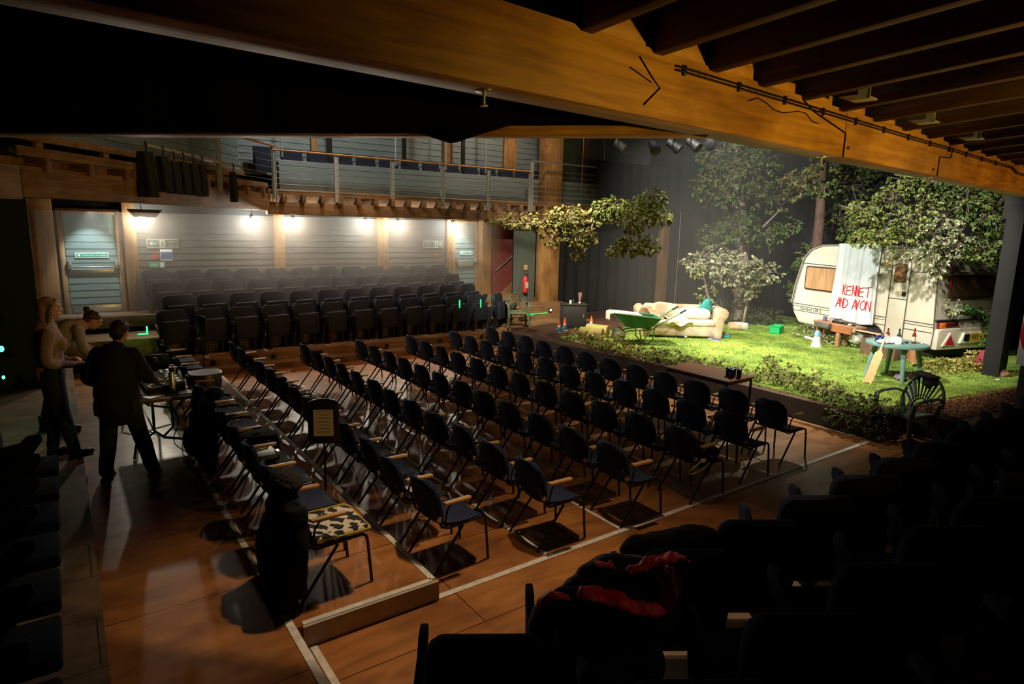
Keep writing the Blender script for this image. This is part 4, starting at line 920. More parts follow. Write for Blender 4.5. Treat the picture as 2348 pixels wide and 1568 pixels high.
# door
dr_ = MB().prism([(.68, .26), (1.11, .26), (1.11, 2.02), (1.07, 2.10), (.72, 2.10), (.68, 2.02)], -.025, 0, XZ(.0) ).build('door', cream, cz, bevel=.008)
for a_ in ([(.67, .028, .26), (.67, .028, 2.04), (.71, .028, 2.11), (1.08, .028, 2.11), (1.12, .028, 2.04), (1.12, .028, .26), (.67, .028, .26)], [(.67, .028, 1.235), (1.12, .028, 1.235)]): strip('door_seal', a_, .010, None, dr_)
def rrect(x0, x1, z0, z1, r_=.06, k=5):
    out = []
    for cx_, cz_, a0 in ((x1-r_, z1-r_, 0), (x0+r_, z1-r_, 90), (x0+r_, z0+r_, 180), (x1-r_, z0+r_, 270)):
        for i in range(k+1): a = math.radians(a0+90*i/k); out.append((cx_+r_*math.cos(a), cz_+r_*math.sin(a)))
    return out
wood_blind = M('curtain_brown', (.52, .30, .15), .5, var=.35, vscale=3, stretch=(6, 1, .6)); frame_m = M('window_rubber', (.07, .045, .03), .4)
dw = MB().prism(rrect(.75, 1.04, 1.60, 2.02), -.045, -.02, XZ(0)).build('door_window', frame_m, dr_, bevel=.004); 
wdp = MB().prism(rrect(.775, 1.015, 1.625, 1.995, .045), -.052, -.044, XZ(0)).build('window_pane', M('tinted_brown_pane', (.34, .16, .07), .15, var=.4, vscale=4), dr_)
MB().b2((.71, .02, 1.31), (.80, .05, 1.41)).build('door_lock', black_s, dr_, bevel=.01)
# front side window
MB().prism(rrect(2.45, 3.60, 1.18, 1.80, .07), -.02, .0, XZ(0)).build('side_window', frame_m, cz, bevel=.004)
MB().prism(rrect(2.49, 3.56, 1.22, 1.76, .05), -.027, -.019, XZ(0)).build('window_pane', wood_blind, cz)
MB().b2((1.16, 0, 1.93), (1.32, .03, 2.12)).build('side_lamp', M('yellowed_plastic', (.6, .42, .2), .4), cz, bevel=.01)
dk = M('dark_lettering', (.06, .07, .08), .5)
# local frame: the side faces +Y local; text reads from nose (+X) side to door as seen by audience -> x axis is -X
text('Garland 128 2', .12, Matrix(((-1, 0, 0, 3.32), (0, 0, 1, .008), (0, 1, 0, .665), (0, 0, 0, 1))), dk, cz, ext=.001)
# rear end (faces -X local)
RX = lambda x: Matrix(((0, 0, 1, x), (-1, 0, 0, 0), (0, 1, 0, 0), (0, 0, 0, 1)))   # (a, b) -> y=-a (into depth), z=b, extrude +x
MB().prism(rrect(.34, 1.72, 1.32, 1.80, .08), -.035, .03, RX(.03)).build('rear_window', frame_m, cz, bevel=.006)
MB().prism(rrect(.39, 1.67, 1.37, 1.75, .06), -.045, -.03, RX(.03)).build('window_pane', M('dark_pane', (.14, .075, .05), .3, var=.5, vscale=3), cz)
MB().b2((-.05, -2.08, 1.84), (.1, -.02, 1.90)).build('rear_ledge', M('ledge_brown', (.24, .20, .15), .5), cz, bevel=.01)
MB().b2((-.05, -2.08, .855), (.02, -.03, .885)).build('rear_moulding', rubber, cz, bevel=.005)
bm_ = MB().prism([(0, .25), (2.08, .25), (2.08, .66), (1.95, .70), (.12, .70), (0, .66)], -.12, .02, RX(-.0)).build('rear_bumper', cream, cz, bevel=.02)
lm = MB().b2((-.07, -.66, .70), (.0, -.07, .835)).build('rear_light', M('dark_red_lens', (.12, .02, .02), .2), cz, bevel=.012)
MB().b2((-.082, -.27, .71), (-.06, -.085, .825)).build('indicator_lens', M('orange_lens', (.9, .22, .02), .25), lm, bevel=.01)
tri = MB().prism([(.13, .33), (.55, .33), (.34, .62)], -.15, -.11, RX(0)).build('reflector', cream, cz, bevel=.006); MB().prism([(.20, .355), (.48, .355), (.34, .57)], -.157, -.148, RX(0)).build('red_triangle', M('reflector_red', (.5, .015, .03), .3), tri)
npl = MB().prism([(.64, .38), (1.9, .38), (1.9, .62), (.76, .62)], -.17, -.11, RX(0)).build('plate_holder', cream, cz, bevel=.01)
MB().prism([(.91, .42), (1.49, .42), (1.49, .59), (.91, .59)], -.178, -.168, RX(0)).build('number_plate', M('plate_yellow', (.75, .48, .03), .5), npl)
MB().prism(rrect(.74, .90, .43, .58, .03), -.185, -.168, RX(0)).build('plate_lamp', black_s, npl)
text('R85    Y', .155, Matrix(((0, 0, -1, -.180), (-1, 0, 0, -1.20), (0, 1, 0, .505), (0, 0, 0, 1))), rubber, npl, ext=.001, sx=.9)
MB().b2((-.03, -.93, 1.02), (.0, -.80, 1.14)).build('handle', black_s, cz, bevel=.01)
b = MB(); b.b2((-.04, -.75, 1.13), (-.01, -.55, 1.22)); b.build('grab_handle', signw, cz, bevel=.01)
MB().b2((-.03, -.32, 1.55), (-.02, -.28, 2.0)).build('red_strip', redp, cz)
# ivy on the rear of the caravan
def cw(a, z, x=-.12):  # rear-plane point (a into depth)
    q = C1+nv*a+du*x; return (q.x, q.y, S+z)
o = foliage('ivy_garland', [(cw(.28, 1.2), (.14, .14, .2), 14), (cw(.4, 1.05), (.1, .1, .14), 8)], .085, lf_silver, None, 5, 41, .8); tag(o, 'withered pale ivy tuft on the rear corner of the caravan', 'ivy')
o = foliage('ivy_garland', [(cw(.75, 1.12), (.18, .1, .09), 16), (cw(1.1, 1.1), (.2, .1, .08), 16), (cw(1.4, .98), (.14, .1, .12), 14), (cw(1.5, .8), (.1, .1, .16), 14), (cw(1.40, .58), (.10, .1, .12), 10), (cw(1.30, .42, -.2), (.09, .06, .1), 8), (cw(1.85, 1.4), (.14, .1, .3), 20), (cw(1.9, .8), (.14, .1, .3), 22)], .085, leafmat('fresh_ivy', (.02, .08, .015), (.05, .16, .03), (.12, .25, .05)), None, 5, 42, .6); tag(o, 'fresh green ivy trailing under the rear window and over the number plate', 'ivy')

# banner over the side
def ban(u, v):
    # u: 0 nose side .. 1 door side ; v: 0 top over the roof .. 1 hem
    x = 2.62-1.22*u; 
    if v < .14: q = v/.14; y = -.55*(1-q)+.015; z = 2.405
    else: q = (v-.14)/.86; z = 2.40-1.86*q; y = .03+.035*q
    y += (.012+.022*v)*math.sin(u*19+2*math.sin(v*3))+.01*math.sin(u*41)
    z += .02*math.sin(u*7)*v; x += .04*math.sin(v*5)*(u-.5)-.05*v*(1-u)*0
    return (x, y+.02, z)
ang_c = math.atan2(du.y, du.x)
bn = thing('banner_sheet', 'white bed sheet banner hung over the caravan side with red painted words', 'banner', (C1.x, C1.y, S), ang_c)
bs_ = MB().grid(ban, 60, 50).build('sheet', M('white_sheet', (.60, .65, .70), .8, var=.05, vscale=5), bn, ang=80); m_ = bs_.modifiers.new('s', 'SOLIDIFY'); m_.thickness = .006
# strokes in a 0..1 letter box (x right as read, y up)
GL = {'K': [[(0, 0), (.02, 1)], [(.6, 1), (.05, .45)], [(.12, .5), (.55, 0)]], 'E': [[(.5, .9), (.05, .8), (.0, .05), (.5, .02)], [(.05, .45), (.42, .5)]],
      'N': [[(0, 0), (.0, 1)], [(0, 1), (.5, .02)], [(.5, 0), (.52, 1)]], 'T': [[(-.05, .86), (.75, 1.02)], [(.36, .95), (.34, 0)]],
      'A': [[(0, 0), (.3, 1), (.6, .05)], [(.12, .36), (.48, .36)]], 'D': [[(0, 0), (.02, 1)], [(.0, 1), (.4, .8), (.48, .45), (.3, .1), (0, 0)]],
      'V': [[(0, .9), (.22, .05), (.5, 1.05)]], 'O': [[(.3, 1), (.05, .75), (.03, .3), (.28, .0), (.55, .25), (.55, .75), (.3, 1)]]}
def word(wd_, x0, z0, h, adv, par):
    x = x0; b = MB()
    for ch_ in wd_:
        if ch_ == ' ': x += adv*.5; continue
        for st in GL[ch_]:
            pts = []
            for (a, c_), (a2, c2) in zip(st[:-1], st[1:]):
                for i in range(5): q = i/5; pts.append((a+(a2-a)*q, c_+(c2-c_)*q))
            pts.append(st[-1]); P_ = []
            for a, c_ in pts:
                xl = x+a*adv*1.42; zl = z0+c_*h; u_ = (2.62-xl)/1.22
                # surface y of the sheet there
                u1 = min(.999, max(0, xl/1.22)); v_ = .14+.86*(2.40-zl)/1.86; sx_, sy_, _ = ban(u1, v_); P_.append((2.62-xl, sy_+.010, zl))
            b.tube(P_, .0155, 6, sq=(1, .5))
        x += adv*{'A': .82, 'V': .80}.get(ch_, .92)
    b.build('painted_word', M('red_paint', (.62, .02, .04), .6), par)
word('KENNET', .30, 1.18, .25, .135, bs_); word('AND AVON', .13, .86, .24, .150, bs_)

# ---------------------------------------------------------------- sofa
sofa_m = M('stained_cream_fabric', (.74, .64, .50), .85, col2=(.42, .27, .15), vscale=2.6, bump=.25, bscale=60); cream2 = M('cream_cushion', (.80, .73, .62), .85, col2=(.60, .45, .3), vscale=3, bump=.2, bscale=50)
so = thing('sofa', 'stained cream two-seater sofa with flared scroll arms on the lawn', 'sofa', (12.62, 10.38, S+.012), math.radians(-37.7))
W2 = .86
MB().b2((-W2, -.40, .04), (W2, .38, .30)).build('base', sofa_m, so, bevel=.04, seg=3)
MB().b2((-W2+.02, -.38, 0), (W2-.02, -.34, .06)).build('fringe', black_c, so)
o = MB().b2((-W2, .18, .25), (W2, .42, .76)).build('back', sofa_m, so, bevel=.07, seg=4)
for s_ in (-1, 1):
    pts = [(0, 0), (.16, 0), (.22, .45), (.30, .55), (.31, .66), (.24, .74), (.12, .74), (.04, .66), (.0, .4)]
    if s_ < 0: M_ = T(-.80, 0, 0) @ Matrix(((-1, 0, 0, 0), (0, 0, 1, 0), (0, 1, 0, 0), (0, 0, 0, 1)))
    else: M_ = T(.80, 0, 0) @ Matrix(((1, 0, 0, 0), (0, 0, 1, 0), (0, 1, 0, 0), (0, 0, 0, 1)))
    MB().prism(pts, -.42, .40, M_ @ T(0, 0, 0)).build('arm', sofa_m, so, bevel=.03, seg=3)
for x_, dx, rz_, lab in ((-.40, .0, .05, 'seat'), (.41, 0, 0, 'seat')):
    MB().b2((x_-.40, -.42+dx, .29), (x_+.40, .22, .44)).build('seat_cushion', cream2, so, bevel=.06, seg=4)
def pillow(name, loc, r_, rot, mat, lab, cat='cushion', group=None):
    o = MB().ell((0, 0, 0), r_, 24, None, .62).build(name, mat, ang=180); o.location = loc; o.rotation_euler = rot; return tag(o, lab, cat, group)
sm_ = so.matrix_basis.copy() if False else (T(12.62, 10.38, S+.012) @ RZ(math.radians(-37.7)))
def sl_(x, y, z): q = sm_ @ Vector((x, y, z)); return (q.x, q.y, q.z)
pillow('back_cushion', sl_(-.36, .05, .64), (.33, .10, .18), (math.radians(-14), .12, math.radians(-37)), cream2, 'plump cream back cushion slumped at the far left of the sofa')
pillow('back_cushion', sl_(.34, -.02, .56), (.42, .12, .15), (math.radians(-25), .03, math.radians(-38)), M('pale_cushion', (.74, .68, .58), .85, var=.15, vscale=3), 'long pale back cushion lying across the sofa middle')
pillow('loose_cushion', sl_(-.62, -.12, .50), (.24, .2, .09), (.25, .35, math.radians(-37)), sofa_m, 'crumpled cream cushion against the left sofa arm')
th = MB().grid(lambda u, v: ((u-.5)*.62+.03*math.sin(v*9), (v-.5)*.62, .05*math.sin(u*9+v*4)-.30*max(0, .42-v)), 26, 26).build('throw', cream2); th.modifiers.new('s', 'SOLIDIFY').thickness = .02; th.location = sl_(-.12, -.22, .49); th.rotation_euler = (0, 0, math.radians(-30)); tag(th, 'crumpled cream throw hanging over the sofa seat edge', 'throw')
teal = M('teal_cloth', (.02, .30, .28), .8, var=.3, vscale=10)
tc_ = MB().ell((0, 0, 0), (.17, .12, .2), 16).ell((-.22, 0, -.03), (.2, .06, .05), 12).ell((.05, .02, .15), (.12, .1, .1), 12).build('teal_cloth', teal); remesh(tc_, .02, 3, .07, .12); tc_.location = sl_(.66, .1, .68); tc_.rotation_euler = (0, 0, math.radians(-37)); tag(tc_, 'crumpled teal cloth heaped on the right end of the sofa back', 'cloth')

# ---------------------------------------------------------------- wheelbarrow
gp = M('green_enamel', (.02, .16, .08), .35, var=.3, vscale=8); gt = M('pale_green_tube', (.20, .34, .22), .45)
wb = thing('wheelbarrow', 'green metal wheelbarrow with a pale wheel standing by the turf rolls', 'wheelbarrow', (10.52, 10.42, S+.012), math.radians(-33)); wb.scale = (1.1,)*3
wl = MB().lathe([(.08, -.035), (.145, -.04), (.165, -.02), (.165, .02), (.145, .04), (.08, .035)], 26, T(0, 0, .165) @ Matrix.Rotation(PI/2, 4, 'X')).build('wheel', M('dusty_tyre', (.30, .27, .22), .8), wb)
MB().lathe([(.01, -.045), (.03, -.05), (.11, -.02), (.12, 0), (.11, .02), (.03, .05), (.01, .045)], 20, T(0, 0, .165) @ Matrix.Rotation(PI/2, 4, 'X')).build('hub', M('pale_hub', (.55, .52, .45), .5), wl)
b = MB(); bot = [(.12, -.17, .36), (.62, -.20, .32), (.62, .20, .32), (.12, .17, .36)]; top = [(-.16, -.27, .66), (.84, -.32, .56), (.84, .32, .56), (-.16, .27, .66)]
ti = [(x*.97+.01, y*.93, z) for x, y, z in top]; bi = [(x, y*.93, z+.015) for x, y, z in bot]
b.add(bot+top+ti+bi, [(3, 2, 1, 0), (0, 1, 5, 4), (1, 2, 6, 5), (2, 3, 7, 6), (3, 0, 4, 7), (4, 5, 9, 8), (5, 6, 10, 9), (6, 7, 11, 10), (7, 4, 8, 11), (8, 9, 13, 12), (9, 10, 14, 13), (10, 11, 15, 14), (11, 8, 12, 15), (12, 13, 14, 15)]).build('tray', gp, wb)
MB().tube(top, .014, 6, closed=True).build('tray_rim', gt, wb)
for s_ in (-1, 1):
    MB().tube([(-.05, s_*.06, .17), (.2, s_*.16, .27), (.66, s_*.22, .31), (.95, s_*.27, .52), (1.32, s_*.28, .74)], .016, 7).build('handle_tube', gt, wb)
    MB().tube([(1.22, s_*.28, .68), (1.34, s_*.28, .752)], .021, 8).build('grip', rubber, wb)
    MB().tube([(.42, s_*.2, .31), (.44, s_*.22, .12), (.52, s_*.22, .02), (.62, s_*.22, .02), (.70, s_*.22, .12), (.72, s_*.24, .36)], .015, 7).build('leg', gt, wb)
cl = MB().grid(lambda u, v: (-.22+.75*v*.9 if v > .3 else -.22+.02*math.sin(u*8), (u-.5)*.5, .665-.07*v+.012*math.sin(u*11) if v > .3 else .665-.22*(.3-v)/.3), 18, 16).build('white_sheet', M('offwhite_cloth', (.72, .64, .54), .85)); cl.modifiers.new('s', 'SOLIDIFY').thickness = .012; cl.location = (10.50, 10.43, S+.085); cl.scale = (1.12, 1.1, 1.02); cl.rotation_euler = (0, 0, math.radians(-33)); tag(cl, 'off-white cloth draped over the front of the wheelbarrow tray', 'cloth')
# turf rolls
turf = M('turf_backing', (.40, .30, .12), .9, col2=(.24, .26, .06), vscale=5, bump=.6, bscale=40)
for i, (x, y, a, l) in enumerate(((10.17, 10.95, -1.0, .55), (10.62, 11.22, -1.1, .55))):
    r = thing('turf_roll', 'rolled-up length of turf, %s' % ('open end toward the chairs' if i == 0 else 'behind the wheelbarrow wheel'), 'turf roll', (x, y, S+.155), a, 'turf rolls by the wheelbarrow')
    MB().lathe([(.0001, .0), (.145, 0), (.155, .02), (.155, l-.02), (.145, l), (.0001, l)], 22, T(-l/2, 0, 0) @ Matrix.Rotation(PI/2, 4, 'Y')).build('roll', turf, r)
    b = MB(); sp = [(-(.02+.017*k)*math.cos(k*.9), (.02+.017*k)*math.sin(k*.9)) for k in range(8)]
    for e_ in (-l/2-.004, l/2+.004): b.tube([(e_, a2, c2) for a2, c2 in sp], .006, 5)
    b.build('spiral_edge', M('turf_edge', (.55, .42, .22), .9), r)
# gnomes
for i, (x, y, lab) in enumerate(((10.21, 12.19, 'garden gnome with red cone hat, nearest the stage corner'), (10.54, 12.36, 'garden gnome with red cone hat, just right of the corner gnome'), (11.41, 12.30, 'garden gnome with red cone hat in front of the dark cabinet side'))):
    r = thing('garden_gnome', lab, 'gnome', (x, y, S-.015), random.uniform(-.3, .3), 'garden gnomes on the stage'); r.scale = (1.15,)*3
    MB().lathe([(.04, 0), (.055, .02), (.05, .1), (.035, .15)], 14).build('body', M('gnome_blue', (.10, .25, .42), .5), r)
    MB().ell((0, 0, .165), (.034, .034, .038), 12).build('face', M('gnome_skin', (.6, .35, .25), .6), r)
    MB().ell((-.012, -.018, .142), (.036, .03, .035), 12).build('beard', white_p, r)
    MB().lathe([(.042, .18), (.036, .2), (.016, .27), (.002, .31)], 14).build('hat', M('gnome_hat', (.72, .09, .02), .45), r)
    MB().ell((-.02, -.03, .015), (.03, .035, .02), 10).ell((.02, -.03, .015), (.03, .035, .02), 10).build('boots', white_p, r)
# small black cabinet with things
r = thing('cabinet', 'small black cabinet against the pleated drape at the stage corner', 'cabinet', (11.15, 12.75, S-.015), math.radians(-28))
MB().b2((-.32, -.22, 0), (.32, .22, .62)).build('body', black_p, r, bevel=.008); MB().b2((-.34, -.24, .62), (.34, .24, .65)).build('top', M('dark_top', (.03, .026, .022), .4), r, bevel=.005); MB().b2((-.29, -.232, .04), (.29, -.219, .58)).build('door', black_p, r, bevel=.004); MB().b2((.22, -.25, .3), (.24, -.232, .38)).build('handle', chrome, r)
cmx = T(11.15, 12.75, S-.015) @ RZ(math.radians(-28))
def oncab(x, y): q = cmx @ Vector((x, y, .65)); return (q.x, q.y, q.z)
o = MB().lathe([(.02, 0), (.028, .0), (.032, .09), (.028, .092)], 14).build('white_cup', white_p, loc=oncab(-.1, -.08)); tag(o, 'white cup on top of the small black cabinet', 'cup')
r = thing('hand_fan', 'dusty pink folded fan standing on the black cabinet', 'fan', oncab(.16, -.02)); MB().lathe([(.025, 0), (.035, .01), (.012, .05)], 10).build('holder', white_p, r); MB().prism([(-.015, .03), (.015, .03), (.07, .26), (.05, .29), (-.03, .29), (-.05, .26)], -.006, .006, Matrix.Rotation(PI/2, 4, 'X')).build('blade', M('dusty_pink', (.42, .20, .20), .7), r)
o = MB().lathe([(.02, 0), (.03, 0), (.03, .07), (.01, .1), (.01, .13)], 12).build('small_bottle', black_s, loc=oncab(.02, .08)); tag(o, 'small dark bottle between the cup and the pink fan', 'bottle')

# ---------------------------------------------------------------- table, bat, bottles
tm = M('blue_green_plastic', (.16, .30, .29), .5, var=.2, vscale=6)
TX, TY, TZ = 12.38, 5.16, S+.012
r = thing('garden_table', 'round blue-green plastic garden table in front of the caravan', 'table', (TX, TY, TZ), .3)
MB().lathe([(.02, .655), (.47, .655), (.505, .645), (.51, .66), (.505, .69), (.47, .70), (.02, .70)], 40).build('tabletop', tm, r)
for a in (205, 285, 20, 110):
    a = math.radians(a); c_, s_ = math.cos(a), math.sin(a); MB().tube([(.33*c_, .33*s_, .66), (.40*c_, .40*s_, .32), (.46*c_, .46*s_, 0)], [.05, .04, .03], 8).build('leg', tm, r)
TT = TZ+.70
def bottle(x, y, h, mat, lab, cap=None, labm=None, g=None):
    r = thing('bottle', lab, 'bottle', (x, y, TT), 0, g)
    MB().lathe([(.02, 0), (.033, .003), (.034, h*.55), (.026, h*.66), (.013, h*.75), (.013, h*.97), (.015, h)], 14).build('glass', mat, r)
    if labm: MB().lathe([(.0345, h*.15), (.0352, h*.16), (.0352, h*.46), (.0345, h*.47)], 14).build('paper_label', labm, r)
    MB().lathe([(.014, h*.98), (.016, h*.985), (.016, h+.012), (.01, h+.014)], 10).build('cap', cap or white_p, r); return r
brown_g = M('brown_glass', (.16, .02, .012), .12); grn_g = M('green_glass', (.01, .04, .025), .12)
bottle(TX-.18, TY+.10, .27, brown_g, 'brown beer bottle at the back of the garden table', None, lum)
bottle(TX+.12, TY-.22, .27, brown_g, 'brown beer bottle with pale label alone on the right of the garden table', redp, lum)
bottle(TX-.03, TY-.03, .24, grn_g, 'dark green bottle beside the white box on the garden table', black_s, lum)
for i, (dx, dy) in enumerate(((-.30, .22), (-.26, .14))):
    r = thing('drink_can', 'blue drink can on the garden table, %s' % ('farther one' if i == 0 else 'nearer one'), 'can', (TX+dx, TY+dy, TT)); MB().lathe([(.025, 0), (.033, .008), (.033, .11), (.026, .122), (.02, .118)], 14).build('can_body', M('blue_can', (.03, .04, .22), .3, .4), r); MB().lathe([(.024, .119), (.024, .1235)], 12).build('can_lid', chrome, r)
r = thing('carton', 'white open carton in the middle of the garden table', 'box', (TX-.14, TY-.02, TT), .5); MB().b2((-.13, -.09, 0), (.13, .09, .10)).build('box_body', white_p, r, bevel=.003); MB().b2((-.12, -.093, .03), (.05, -.0895, .075)).build('print', M('grey_print', (.45, .45, .5), .6), r)
pb_ = MB().ell((0, 0, .03), (.17, .12, .035), 16).ell((-.1, .05, .03), (.1, .08, .03), 12).build('crumpled_paper', white_p); remesh(pb_, .015, 1, .05, .05); pb_.location = (TX-.3, TY+.05, TT); tag(pb_, 'crumpled white paper at the back left of the garden table', 'paper')
o = MB().lathe([(.02, 0), (.03, .005), (.03, .03), (.01, .035)], 12).build('ashtray', black_p, loc=(TX+.02, TY-.15, TT)); tag(o, 'small black lid lying on the garden table between the bottles', 'lid')
o = MB().ell((0, 0, .012), (.03, .02, .012), 10).build('plastic_disc', white_p, loc=(TX+.22, TY-.32, TT)); tag(o, 'tiny white bottle cap near the right edge of the garden table', 'cap')
# cricket bat leaning on the table
p0 = Vector((11.63, 5.25, S+.02)); p1 = Vector((11.90, 5.17, S+.80)); ax = (p1-p0).normalized()
Rb = ax.to_track_quat('Z', 'Y').to_matrix().to_4x4(); Rb.translation = p0
vdir = Vector((0, 0, 3))-p0; 
bat = thing('cricket_bat', 'wooden cricket bat leaning against the garden table', 'cricket bat', (0, 0, 0))
fx = ax.cross(vdir).normalized(); fy = ax.cross(fx).normalized(); MB_ = Matrix(((fx.x, fy.x, ax.x, p0.x), (fx.y, fy.y, ax.y, p0.y), (fx.z, fy.z, ax.z, p0.z), (0, 0, 0, 1)))
bl = MB(); Lb = .60
def bsec(t_, w_, d_): return [(-w_, -.012, t_), (-w_, .008, t_), (0, d_, t_), (w_, .008, t_), (w_, -.012, t_)]
secs = [bsec(0, .060, .02), bsec(.02, .070, .03), bsec(.45, .070, .035), bsec(.56, .066, .025), bsec(.61, .026, .014), bsec(.64, .018, .012)]
vs = [p for s_ in secs for p in s_]; fs = [(i*5+j, i*5+(j+1) % 5, (i+1)*5+(j+1) % 5, (i+1)*5+j) for i in range(len(secs)-1) for j in range(5)]+[(4, 3, 2, 1, 0), tuple(range(25, 30))]
bl.add(vs, fs, MB_).build('blade', M('willow', (.78, .50, .24), .5, var=.2, vscale=4, stretch=(10, 10, 1)), bat, ang=30)
MB().tube([(0, 0, .62), (0, 0, .93)], .017, 10, M_=MB_).build('handle', M('bat_grip', (.62, .52, .40), .7), bat)
# ---- things by the caravan
r = thing('megaphone', 'white megaphone with a blue back standing on the grass', 'megaphone', (14.35, 7.72, S+.012))
MB().lathe([(.13, 0), (.125, .01), (.085, .12), (.07, .24), (.055, .25)], 20).build('horn', white_p, r); MB().lathe([(.056, .25), (.066, .26), (.066, .33), (.05, .37), (.02, .38)], 18).build('back_cap', M('pale_blue_plastic', (.20, .42, .62), .4), r); MB().tube([(.0, .06, .16), (-.06, .2, .19), (-.08, .26, .20)], .03, 8).build('grip', white_p, r)
bw = M('workbench_wood', (.42, .22, .11), .7, var=.3, vscale=5)
ba = math.atan2(du.y, du.x)
r = thing('workbench', 'low wooden trestle workbench in front of the caravan under the banner', 'workbench', (14.95, 7.55, S), ba)
MB().b2((-.62, -.16, .50), (.62, .16, .55)).build('bench_top', bw, r, bevel=.005); MB().b2((-.5, .13, .36), (.08, .17, .51)).build('apron', M('red_brown_board', (.36, .13, .05), .6, var=.2), r)
for x_ in (-.12, .48):
    for y_ in (-.12, .12): MB().b2((x_-.05, y_-.03, 0), (x_+.05, y_+.03, .5)).build('leg', bw, r, bevel=.004)
bmx = T(14.95, 7.55, S) @ RZ(ba)
def onb(x, y, z=.55): q = bmx @ Vector((x, y, z)); return (q.x, q.y, q.z)
r = thing('stereo', 'grey metal tool box lying on the left end of the workbench', 'tool box', onb(.32, .1, .47), ba); r['label'] = 'dark grey metal box at the left end of the workbench top'
MB().b2((-.26, .06, -.06), (.18, .16, .06)).build('case', M('gunmetal', (.16, .16, .17), .35, .6), r, bevel=.01); MB().b2((-.24, .158, -.02), (.16, .17, .005)).build('silver_band', chrome, r); r.name = 'metal_box'
for i, (x, y, m_, lab) in enumerate(((.42, 0, M('violet_tin', (.12, .12, .32), .4), 'blue-violet tin on the corner of the workbench'), (.2, .0, M('pink_tin', (.5, .28, .25), .5), 'pinkish tin on the workbench behind the metal box'))):
    o = MB().lathe([(.04, 0), (.05, .005), (.05, .1), (.04, .105)], 14).build('paint_tin', m_, loc=onb(x, y)); tag(o, lab, 'tin')
o = MB().b2((-.14, -.05, 0), (.14, .05, .05)).build('hand_plane', black_s, bevel=.01, loc=onb(.02, .02)); o.rotation_euler = (0, 0, ba); tag(o, 'dark hand tool lying on the middle of the workbench', 'tool')
for i, x in enumerate((-.2, -.32, -.42)):
    o = MB().b2((-.04, -.03, 0), (.04, .03, .035)).build('small_tool', (black_s, white_p, black_s)[i], bevel=.008, loc=onb(x, .02)); tag(o, 'small %s object on the banner end of the workbench, %s from the hand tool' % (('dark', 'pale', 'dark')[i], ORD[i]), 'tool')
r = thing('green_crate', 'bright green plastic crate on the lawn beyond the caravan nose', 'crate', (15.3, 9.35, S+.012), .3)
gcr = M('green_plastic', (.01, .38, .12), .45); b = MB(); b.b2((-.2, -.13, 0), (.2, .13, .02))
for a_ in (((-.2, -.13, 0), (.2, -.12, .2)), ((-.2, .12, 0), (.2, .13, .2)), ((-.2, -.13, 0), (-.19, .13, .2)), ((.19, -.13, 0), (.2, .13, .2))): b.b2(*a_)
b.build('tub', gcr, r); MB().tube([(-.21, -.14, .2), (.21, -.14, .2), (.21, .14, .2), (-.21, .14, .2)], .014, 6, closed=True).build('rim', gcr, r)
fb_ = MB().ell((0, 0, .15), (.15, .15, .14), 16).build('flower_ball', M('white_flowers', (.78, .80, .78), .8, bump=.8, bscale=30, var=.1)); remesh(fb_, .02, 0, .05, .06); q = ZP(1930, 786, S); fb_.location = (15.0, 7.15, S+.10); tag(fb_, 'white flower ball on the grass in front of the caravan wheel', 'flowers')
fbs = MB().tube([(15.0, 7.15, S+.012), (15.0, 7.15, S+.14)], .02, 6).build('flower_stem', gcr); fbs.name = 'stem'; fbs.parent = fb_; fbs.location = (-15.0, -7.15, -S-.10)
r = thing('step_block', 'brown wooden box step under the caravan door', 'step', (14.5, 6.32, S+.012), ba); b = MB(); b.b2((-.42, -.17, 0), (.42, .17, .36)); b.build('box_body', M('step_brown', (.20, .12, .08), .7, var=.35, vscale=4), r, bevel=.01)
o = MB().lathe([(.14, 0), (.135, .02), (.125, .35), (.11, .36)], 18).build('log_stump', timber('stump_bark', (.50, .24, .11), (.32, .13, .05), .8, 'Z', False), loc=(14.62, 5.72, S)); tag(o, 'upright orange-brown log propping the caravan corner', 'log')
lt = MB().ell((0, 0, .05), (.15, .11, .05), 14).ell((.1, .03, .05), (.08, .07, .045), 10).build('crumpled_bag', M('white_violet_wrap', (.72, .70, .76), .5, col2=(.22, .14, .42), vscale=12)); remesh(lt, .012, 1, .05, .05); q = ZP(2066, 872, S); lt.location = (q.x, q.y, S+.012); tag(lt, 'crumpled white and violet wrapper under the garden table', 'wrapper')
rb = MB().ell((0, 0, .2), (.14, .16, .22), 16).ell((.02, 0, .38), (.1, .12, .08), 12).build('red_rucksack', M('dark_red_cloth', (.30, .03, .05), .8, var=.3)); remesh(rb, .02, 3, .05, .12); q = ZP(2255, 856, S); rb.location = (q.x+.1, q.y+.05, S+.0); tag(rb, 'dark red bag slumped against the wing column', 'bag')
pc = MB().ell((0, 0, .05), (.07, .06, .05), 12).build('pale_mushroom', M('pale_pink', (.6, .45, .36), .7), loc=tuple(ZP(2193, 832, S+.05))); remesh(pc, .015, 2, .03, .05); tag(pc, 'pale pinkish lump in the leaf pile behind the garden table', 'stone')
o = foliage('leaf_pile', [((14.35, 5.05, S+.08), (.3, .22, .13), 60), ((14.65, 4.72, S+.12), (.28, .22, .17), 70), ((14.1, 5.3, S+.05), (.25, .2, .07), 30), ((13.95, 5.0, S+.03), (.3, .3, .04), 24), ((15.0, 4.75, S+.16), (.3, .2, .2), 40)], .09, ivy_y, None, 5, 51, .1, twigs=False); tag(o, 'heap of yellow-green leaves under the rear of the caravan', 'leaves', None, 'stuff')
